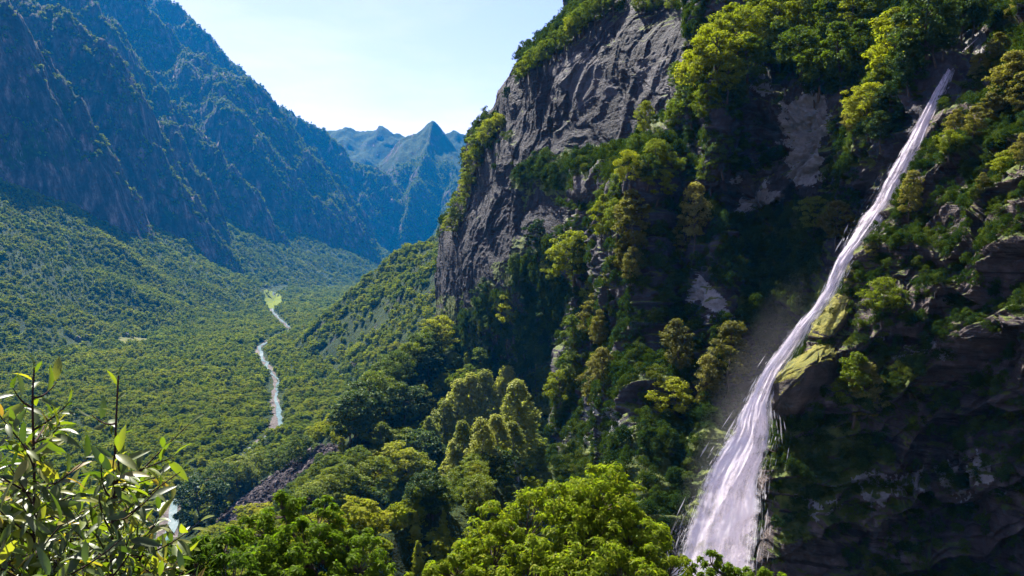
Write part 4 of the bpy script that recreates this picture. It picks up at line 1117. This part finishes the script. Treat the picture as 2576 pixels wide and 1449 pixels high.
def river_mat():
    m = NT("river_water"); pos = m.n("NewGeometry").outputs["Position"]
    n = m.noise(m.vmap(pos, (1, 0.35, 1)), 0.30, 5, 0.7)
    c = m.ramp(n, [(0.40, (0.012, 0.045, 0.052)), (0.55, (0.03, 0.075, 0.082)), (0.66, (0.11, 0.12, 0.125))])
    b = m.n("Bump", {"Strength": 0.4, "Distance": 0.3, "Height": m.noise(pos, 1.2, 4)})
    return m.done(m.n("BsdfPrincipled", {"Base Color": c, "Roughness": 0.5, "Normal": b.outputs[0]}).outputs[0])
M_GRAVEL = gravel_mat()
def wob(L, s): return fbm(np.stack([L[:, 1] / 60, L[:, 0] / 60], -1), 3, s)
strip("riverbed", RIV[:13], lambda L: 5.6 + 3.0 * wob(L, 3), 0.35, M_GRAVEL, 900, 1, 'pale gravel bed of the river on the valley floor')
LW = catmull(RIV[:13], 300)
LW = LW + np.stack([3.5 * wob(LW, 9) + 2, 0 * LW[:, 0]], -1)
strip("river", LW, lambda L: 2.6 + 1.6 * wob(L, 5), 0.75, river_mat(), 900, 2, 'turquoise and white mountain river winding through the forest')

def near_floor(px, py):
    h_ = hit(px, py); z0 = h_[2]
    fp = floor_pt(px, py, min(z0, 60.0)); return fp
def patch(name, poly, mat, zo, label):
    P2 = np.array(poly, float); c = P2.mean(0)
    k = catmull(np.vstack([P2, P2[:1]]), 40)[:-1]
    rings = [c + (k - c) * s for s in (0.02, 0.35, 0.7, 1.06)]
    pts = []
    for r in rings:
        for q in r:
            fp = near_floor(q[0], q[1])
            pts.append((fp[0], fp[1], float(height(fp[0], fp[1])) + zo))
    n = len(k); f = []
    for a in range(3):
        for i in range(n):
            j = (i + 1) % n; f.append((a * n + i, a * n + j, (a + 1) * n + j, (a + 1) * n + i))
    return link(name, mesh_data(name, np.array(pts), np.array(f), mat), kind='structure', label=label)
def grass_mat(name, a, b):
    m = NT(name); pos = m.n("NewGeometry").outputs["Position"]
    c = m.ramp(m.noise(pos, 0.08, 5, 0.65), [(0.35, a), (0.65, b)])
    return m.done(m.n("BsdfPrincipled", {"Base Color": c, "Roughness": 0.95}).outputs[0])
patch("meadow", MEADOWS[0], grass_mat("hay_meadow", (0.06, 0.09, 0.002), (0.12, 0.14, 0.003)), 1.2, 'bright yellow green meadow beside the river bend')
patch("field", MEADOWS[1], grass_mat("small_field", (0.05, 0.07, 0.012), (0.11, 0.10, 0.035)), 1.0, 'small mown field among trees by the left hamlet')

# boulder scree
def boulder(seed, n=3):
    rg = np.random.default_rng(seed)
    bm = bmesh.new(); bmesh.ops.create_icosphere(bm, subdivisions=1, radius=0.5)
    for v in bm.verts:
        v.co = v.co * (1 + rg.uniform(-0.28, 0.22)); v.co.z *= 0.75
    me = bpy.data.meshes.new("boulder"); bm.to_mesh(me); bm.free(); me.materials.append(M_SCREE); return me
def scree_mat():
    m = NT("scree_rock"); oi = m.n("ObjectInfo")
    c = m.ramp(oi.outputs["Random"], [(0.0, (0.015, 0.012, 0.013)), (0.6, (0.045, 0.036, 0.037)), (1.0, (0.11, 0.09, 0.088))])
    return m.done(m.n("BsdfPrincipled", {"Base Color": c, "Roughness": 0.9}).outputs[0])
M_SCREE = scree_mat()
rg = np.random.default_rng(91)
x, y = candidates(260000, 250, 800, -32, -6, rg)
z = height(x, y); px, py = project(np.stack([x, y, z], -1))
ok = in_poly(px, py, [(a, b) for a, b in SCREE_PX])
x, y, z = x[ok], y[ok], z[ok]; n = len(x); print("scree", n)
s = rg.uniform(0.7, 1.6, n) * (1 + 2.2 * (rg.uniform(size=n) > 0.93))
instancer("scree", np.stack([x, y, z], -1), rg.uniform(0, 6.28, (n, 3)), np.stack([s, s * rg.uniform(.7, 1.3, n), s * .8], -1), rg.integers(0, 4, n), [boulder(k) for k in range(4)], 'slope of dark purple boulders below the near trees')

# hamlet houses
M_WALLS = bark_mat("stone_wall", (0.05, 0.043, 0.037), (0.13, 0.115, 0.10), 1.5)
M_SLATE = bark_mat("slate_roof", (0.03, 0.028, 0.028), (0.09, 0.085, 0.085), 1.0)
M_DARKW = bark_mat("dark_opening", (0.012, 0.010, 0.010), (0.02, 0.018, 0.016), 1.0)
def box(cx, cy, z0, z1, a, b):
    v = np.array([[cx + sx * a, cy + sy * b, z] for z in (z0, z1) for sx, sy in ((-1, -1), (1, -1), (1, 1), (-1, 1))])
    f = np.array([[0, 3, 2, 1], [4, 5, 6, 7], [0, 1, 5, 4], [1, 2, 6, 5], [2, 3, 7, 6], [3, 0, 4, 7]]); return v, f
def house(px, py, w, l, h, rz, label):
    fp = near_floor(px, py)
    r = bpy.data.objects.new("stone_house", None); COL.objects.link(r)
    r.location = (fp[0], fp[1], float(height(fp[0], fp[1])) + 0.3); r.rotation_euler = (0, 0, rz)
    tag(r, label, 'house', 'stone houses of the two hamlets')
    w2, l2, rf = w / 2, l / 2, w * 0.42
    v = np.array([(-w2, -l2, -2), (w2, -l2, -2), (w2, l2, -2), (-w2, l2, -2), (-w2, -l2, h), (w2, -l2, h), (w2, l2, h), (-w2, l2, h), (0, -l2, h + rf), (0, l2, h + rf)])
    b = Bag(); b.add(v, np.array([[0, 1, 5, 4], [1, 2, 6, 5], [2, 3, 7, 6], [3, 0, 4, 7]])); b.add(v, np.array([[4, 5, 8], [6, 7, 9]]))
    link("wall", b.data("wall", M_WALLS, False), r)
    b = Bag(); e = 0.6
    for s in (-1, 1):
        lo = np.array([s * (w2 + e), 0, h - e * 0.84 + 0.1]); hi = np.array([0, 0, h + rf + 0.12])
        q = np.array([[lo[0], -l2 - e, lo[2]], [lo[0], l2 + e, lo[2]], [0, l2 + e, hi[2]], [0, -l2 - e, hi[2]]])
        t = np.array([0, 0, 0.3]); b.add(np.vstack([q, q + t]), np.array([[0, 1, 2, 3], [4, 5, 6, 7], [0, 1, 5, 4], [1, 2, 6, 5], [2, 3, 7, 6], [3, 0, 4, 7]]))
    rfo = link("roof", b.data("roof", M_SLATE, False), r)
    link("chimney", mesh_data("chimney", *box(w2 * 0.3, l2 * 0.4, h + rf * 0.5, h + rf + 1.2, 0.45, 0.45), M_WALLS, False), rfo)
    for k in (-1, 1):
        link("window", mesh_data("window", *box(k * w2 * 0.5, -l2 - 0.01, h * 0.45, h * 0.45 + 1.2, 0.5, 0.06), M_DARKW, False), r)
    link("door", mesh_data("door", *box(0, -l2 - 0.01, 0, 2.0, 0.55, 0.07), M_DARKW, False), r)
for a in [(196, 866, 9, 12, 5, 0.4, 'largest stone house of the left hamlet at its near end'), (216, 858, 7, 9, 4.5, 1.2, 'middle stone house of the left hamlet'), (178, 860, 7, 8, 4, -0.3, 'leftmost stone house of the left hamlet'),
          (318, 853, 8, 10, 5, 0.2, 'pale stone house beside the small mown field'),
          (668, 722, 12, 16, 7, 0.6, 'left stone house of the hamlet above the yellow meadow'), (695, 716, 12, 15, 7, 0.1, 'middle stone house of the hamlet above the yellow meadow'), (722, 718, 11, 14, 7, -0.4, 'right stone house of the hamlet above the yellow meadow')]:
    house(*a)
# ------------------------------------------------------------------ foreground
M_CHEST = leaf_mat("leaf_chestnut", (0.03, 0.065, 0.006), (0.085, 0.14, 0.009), (0.17, 0.205, 0.014), 0.6, 0.03, hot=(0.27, 0.24, 0.02), rough=0.4)
def shaped_leaf(segs, width):
    """one leaf along +x, length 1, folded along the midrib and arched"""
    t = np.linspace(0, 1, segs + 1); w = width * np.sin(math.pi * t ** 0.85) ** 0.8
    z = -0.22 * t ** 2
    mid = np.stack([t, 0 * t, z], 1); l = np.stack([t, w, z + w * 0.35], 1); r = np.stack([t, -w, z + w * 0.35], 1)
    v = np.concatenate([mid, l, r]); n = segs + 1; f = []
    for i in range(segs): f += [(i, i + 1, n + i + 1, n + i), (i + 1, i, 2 * n + i, 2 * n + i + 1)]
    return v, np.array(f)
def place_leaves(C, X, Nn, L, leaf):
    """C centre, X direction, Nn up, L length -> verts, faces"""
    v0, f0 = leaf
    X = X / (np.linalg.norm(X, axis=1)[:, None] + 1e-9)
    Y = np.cross(Nn, X); Y /= np.linalg.norm(Y, axis=1)[:, None] + 1e-9
    Z = np.cross(X, Y)
    V = C[:, None] + L[:, None, None] * (v0[None, :, 0:1] * X[:, None] + v0[None, :, 1:2] * Y[:, None] + v0[None, :, 2:3] * Z[:, None])
    F = f0[None] + (np.arange(len(C)) * len(v0))[:, None, None]
    return V.reshape(-1, 3), F.reshape(-1, f0.shape[1])

def chestnut(lobes, seed, label, rosettes=14, leaf_len=0.17):
    rg = np.random.default_rng(seed)
    cen = np.array([P(l[0], l[1], l[2]) for l in lobes]); rad = np.array([l[3] / F0 * l[2] for l in lobes])
    Cs, Xs, Ns, Ls = [], [], [], []
    w = Bag()
    lw = cen.mean(0); gx, gy = lw[0], lw[1] + 0.5
    gz = float(height(gx, gy)) - 0.3
    topz = cen[:, 2].min() - 0.5
    tr = np.array([[gx, gy, gz], [gx + 0.15, gy, gz + (topz - gz) * 0.5], [gx - 0.1, gy + 0.1, topz], [lw[0], lw[1], lw[2] + rad.max() * 0.3]])
    tt = catmull(tr, 12); v, f = tube(tt, np.linspace(0.26, 0.07, 12), 9); w.add(v, f)
    for c, r in zip(cen, rad):
        s = tt[rg.integers(6, 11)]
        m = (s + c) / 2 + np.array([0, 0, -0.3]); t = np.linspace(0, 1, 7)[:, None]
        p = (1 - t) ** 2 * s + 2 * t * (1 - t) * m + t * t * c
        v, f = tube(p, np.linspace(0.08, 0.03, 7), 6); w.add(v, f)
        ns = max(8, int(42 * (r / 1.4) ** 1.7))
        d = rg.normal(size=(ns, 3)); d[:, 2] = np.where(d[:, 2] < -0.2, -d[:, 2], d[:, 2]); d /= np.linalg.norm(d, axis=1)[:, None]
        sub = c + d * r * rg.uniform(0.5, 1.06, (ns, 1))
        for q, dd in zip(sub, d):
            t = np.linspace(0, 1, 4)[:, None]; p = c * (1 - t) + q * t + np.array([0, 0, -0.06]) * t * (1 - t) * 4
            v, f = tube(p, np.linspace(0.025, 0.008, 4), 4); w.add(v, f)
            sr = r * rg.uniform(0.15, 0.28)
            nr = rosettes
            e = rg.normal(size=(nr, 3)); e = e + dd * 0.5; e[:, 2] = np.where(e[:, 2] < -0.3, -e[:, 2] * .5, e[:, 2]); e /= np.linalg.norm(e, axis=1)[:, None]
            rc = q + e * sr * rg.uniform(0.5, 1.1, (nr, 1))
            up = e * 0.7 + np.array([0, 0, 0.8]); up /= np.linalg.norm(up, axis=1)[:, None]
            a0 = np.cross(up, rg.normal(size=(nr, 3))); a0 /= np.linalg.norm(a0, axis=1)[:, None]; b0 = np.cross(up, a0)
            k = 7
            for j in range(k):
                th = j / k * 2 * math.pi + rg.uniform(-.25, .25, (nr, 1)); dr = rg.uniform(-0.75, 0.25, (nr, 1))
                x_ = a0 * np.cos(th) + b0 * np.sin(th) + up * dr
                Cs.append(rc + up * 0.02 * rg.normal(size=(nr, 1))); Xs.append(x_); Ns.append(up + 0.35 * rg.normal(size=(nr, 3))); Ls.append(leaf_len * rg.uniform(0.55, 1.15, nr))
    V, F = place_leaves(np.concatenate(Cs), np.concatenate(Xs), np.concatenate(Ns), np.concatenate(Ls), shaped_leaf(2, 0.19))
    root = bpy.data.objects.new("chestnut_tree", None); COL.objects.link(root)
    tag(root, label, 'tree', 'chestnut crowns below the viewpoint')
    root.location = (gx, gy, gz)
    for nm, me in (("crown", mesh_data("crown", V - root.location[:], F, M_CHEST, True)), ("trunk", None)):
        if me is None:
            w.v = [np.asarray(a) - np.array(root.location[:]) for a in w.v]; me = w.data("trunk", M_BARK)
        o = bpy.data.objects.new(nm, me); COL.objects.link(o); o.parent = root
    print(label, len(F))
chestnut([(1498, 1288, 26, 118), (1405, 1298, 25.5, 105), (1320, 1360, 25, 112), (1552, 1290, 26.6, 70), (1580, 1370, 25.5, 100), (1640, 1400, 25.5, 78), (1240, 1425, 24.5, 105), (1150, 1450, 24, 80), (1450, 1420, 24, 130), (1340, 1480, 23, 120), (1560, 1480, 23.6, 120), (1680, 1450, 24.5, 80), (1090, 1480, 24, 70)], 1,
         'large sunlit chestnut crown at the bottom centre in front of the waterfall foot')
chestnut([(1790, 1420, 27, 32), (1765, 1455, 26.5, 45), (1830, 1450, 27, 40), (1905, 1450, 27, 34), (1950, 1475, 27, 40), (1860, 1490, 26.5, 50)], 2,
         'small chestnut sprays overlapping the foot of the waterfall', 12)
chestnut([(715, 1300, 24, 62), (668, 1345, 24, 66), (800, 1330, 24, 74), (770, 1400, 23, 95), (870, 1380, 24, 70), (905, 1440, 23, 80), (640, 1430, 22.5, 90), (745, 1480, 22, 95), (850, 1500, 22, 80)], 3,
         'sunlit chestnut crown left of the dark gap at the bottom')
chestnut([(560, 1400, 20, 70), (490, 1440, 19.5, 85), (420, 1480, 19, 85), (580, 1490, 19, 90), (350, 1500, 19, 80)], 4,
         'low chestnut crown between the saplings and the next crown', 14)
chestnut([(1000, 1500, 22, 45), (950, 1520, 22, 60), (1050, 1540, 22, 70)], 5,
         'chestnut top barely rising at the foot of the dark gap', 12)

# saplings close to the camera on the left
def fg_leaf_mat():
    m = NT("leaf_sapling"); ge = m.n("NewGeometry"); r = ge.outputs["Random Per Island"]
    top = m.ramp(r, [(0.0, (0.02, 0.042, 0.006)), (0.4, (0.062, 0.10, 0.009)), (0.75, (0.13, 0.165, 0.014)), (0.93, (0.22, 0.22, 0.03)), (1.0, (0.26, 0.15, 0.03))])
    under = m.mix(0.35, top, (0.22, 0.20, 0.12))
    c = m.mix(ge.outputs["Backfacing"], top, under)
    n = m.noise(ge.outputs["Position"], 45, 3)
    c = m.mix(0.35, c, m.ramp(n, [(0.35, (0.02, 0.04, 0.007)), (0.65, (0.15, 0.18, 0.03))]), 'MIX')
    d = m.n("BsdfDiffuse", {0: c}); t = m.n("BsdfTranslucent", {0: m.mix(1.0, top, (1.6, 1.7, 0.5), 'MULTIPLY')})
    mx = m.n("MixShader", {0: 0.45, 1: d.outputs[0], 2: t.outputs[0]})
    g = m.n("BsdfGlossy", {0: (1, 1, 1, 1), "Roughness": 0.42})
    mx = m.n("MixShader", {0: 0.035, 1: mx.outputs[0], 2: g.outputs[0]})
    return m.done(mx.outputs[0])
M_SAP = fg_leaf_mat(); M_TWIG = bark_mat("twig_bark", (0.018, 0.010, 0.010), (0.06, 0.035, 0.028), 40)
BIGLEAF = shaped_leaf(6, 0.145)

def sapling(name, stem_px, d, seed, label, twigs, per=9, cat='sapling', leaf=0.105, wand=10, stem_r=0.010, group='saplings at the viewpoint'):
    """stem_px: list of (x, y) from the bottom up, all about d metres away"""
    rg = np.random.default_rng(seed)
    w = Bag(); C, X, N_, L = [], [], [], []
    S = catmull(np.array([P(a, b, d + rg.uniform(-.05, .05)) for a, b in stem_px]), 30)
    v, f = tube(S, np.linspace(stem_r, 0.003, 30), 7); w.add(v, f)
    def leaves(path, n, lo=0.15, ln=leaf):
        t = np.linspace(lo, 1, n)
        for k, tt in enumerate(t):
            i = min(int(tt * (len(path) - 1)), len(path) - 2)
            p = path[i] + (path[i + 1] - path[i]) * (tt * (len(path) - 1) - i)
            ax = path[i + 1] - path[i]; ax /= np.linalg.norm(ax)
            th = k * 2.4 + rg.uniform(-.4, .4)
            s = np.cross(ax, [0.3, 0.5, 0.8]); s /= np.linalg.norm(s); s2 = np.cross(ax, s)
            out = s * math.cos(th) + s2 * math.sin(th)
            last = tt > 0.93
            x = out * (0.5 if last else 1.0) + ax * (1.1 if last else 0.45) + np.array([0, 0, 0.12])
            C.append(p + out * 0.006); X.append(x); N_.append(np.array([0, 0, 1.0]) + 0.55 * rg.normal(size=3) - 0.4 * out * 0); L.append(ln * rg.uniform(0.5, 1.2))
    leaves(S, wand, 0.05)
    for (t0, dx, dy, dd, n) in twigs:
        i = int(t0 * 29); s = S[i]
        e_px, e_py = project(s); e = P(e_px + dx, e_py + dy, d + dd)
        m = (s + e) / 2 + np.array([0, 0, -0.02]) + rg.normal(size=3) * 0.02
        t = np.linspace(0, 1, 12)[:, None]; p = (1 - t) ** 2 * s + 2 * t * (1 - t) * m + t * t * e
        v, f = tube(p, np.linspace(0.005, 0.0018, 12), 5); w.add(v, f); leaves(p, n)
    V, F = place_leaves(np.array(C), np.array(X), np.array(N_), np.array(L), BIGLEAF)
    root = bpy.data.objects.new(name, None); COL.objects.link(root)
    base = S[0]; root.location = base; tag(root, label, cat, group)
    w.v = [a - base for a in w.v]
    for nm, me in (("foliage", mesh_data("foliage", V - base, F, M_SAP, True)), ("stem", w.data("stem", M_TWIG))):
        o = bpy.data.objects.new(nm, me); COL.objects.link(o); o.parent = root
rgt = np.random.default_rng(5)
def tw(n, lo, hi, spread, up, nleaf, seed):
    r = np.random.default_rng(seed)
    return [(float(r.uniform(lo, hi)), float(r.uniform(-spread, spread)), float(-r.uniform(*up)), float(r.uniform(-.5, .5)), nleaf + 3) for _ in range(n)]
sapling("sapling", [(70, 1900), (78, 1600), (84, 1400), (86, 1200), (82, 1020), (86, 925)], 3.2, 1, 'tall leafy sapling with dark stem standing nearest the left edge',
        tw(26, 0.15, 0.72, 150, (20, 120), 9, 3) + [(0.86, 60, -40, .1, 5), (0.80, -50, -50, -.1, 5), (0.75, 90, -70, .1, 6)], wand=22)
sapling("sapling", [(270, 1900), (276, 1600), (282, 1350), (288, 1200), (292, 1060), (298, 945)], 3.3, 2, 'tall sapling with dark stem and pale top leaf right of the edge one',
        tw(16, 0.15, 0.6, 130, (20, 110), 8, 4) + [(0.55, 190, -190, 0.2, 9), (0.45, 170, -120, -0.1, 8), (0.62, 150, -60, 0.1, 8), (0.80, -60, -20, 0, 4)], wand=18)
BUSH = [(([(-60, 1900), (-20, 1600), (10, 1400), (20, 1270)]), 3.9, 3, 'dense bush filling the lower left corner behind the saplings', 80, 240),
        (([(180, 1950), (180, 1700), (185, 1480), (170, 1290)]), 4.1, 4, 'bush with yellowing leaves between the two saplings', 75, 240),
        (([(380, 1950), (370, 1750), (355, 1560), (350, 1390)]), 3.8, 5, 'low bush with curled yellow leaves right of the saplings', 80, 180),
        (([(100, 1950), (110, 1800), (110, 1600), (90, 1460)]), 3.0, 6, 'nearest low shrub with broad leaves at the bottom left', 40, 220)]
for px_, d_, sd, lb, nt, sp in BUSH:
    sapling("bush", px_, d_, sd, lb, tw(nt, 0.2, 1.0, sp, (-60, 150), 9, sd + 20), cat='bush', wand=10, group='bushes at the viewpoint')
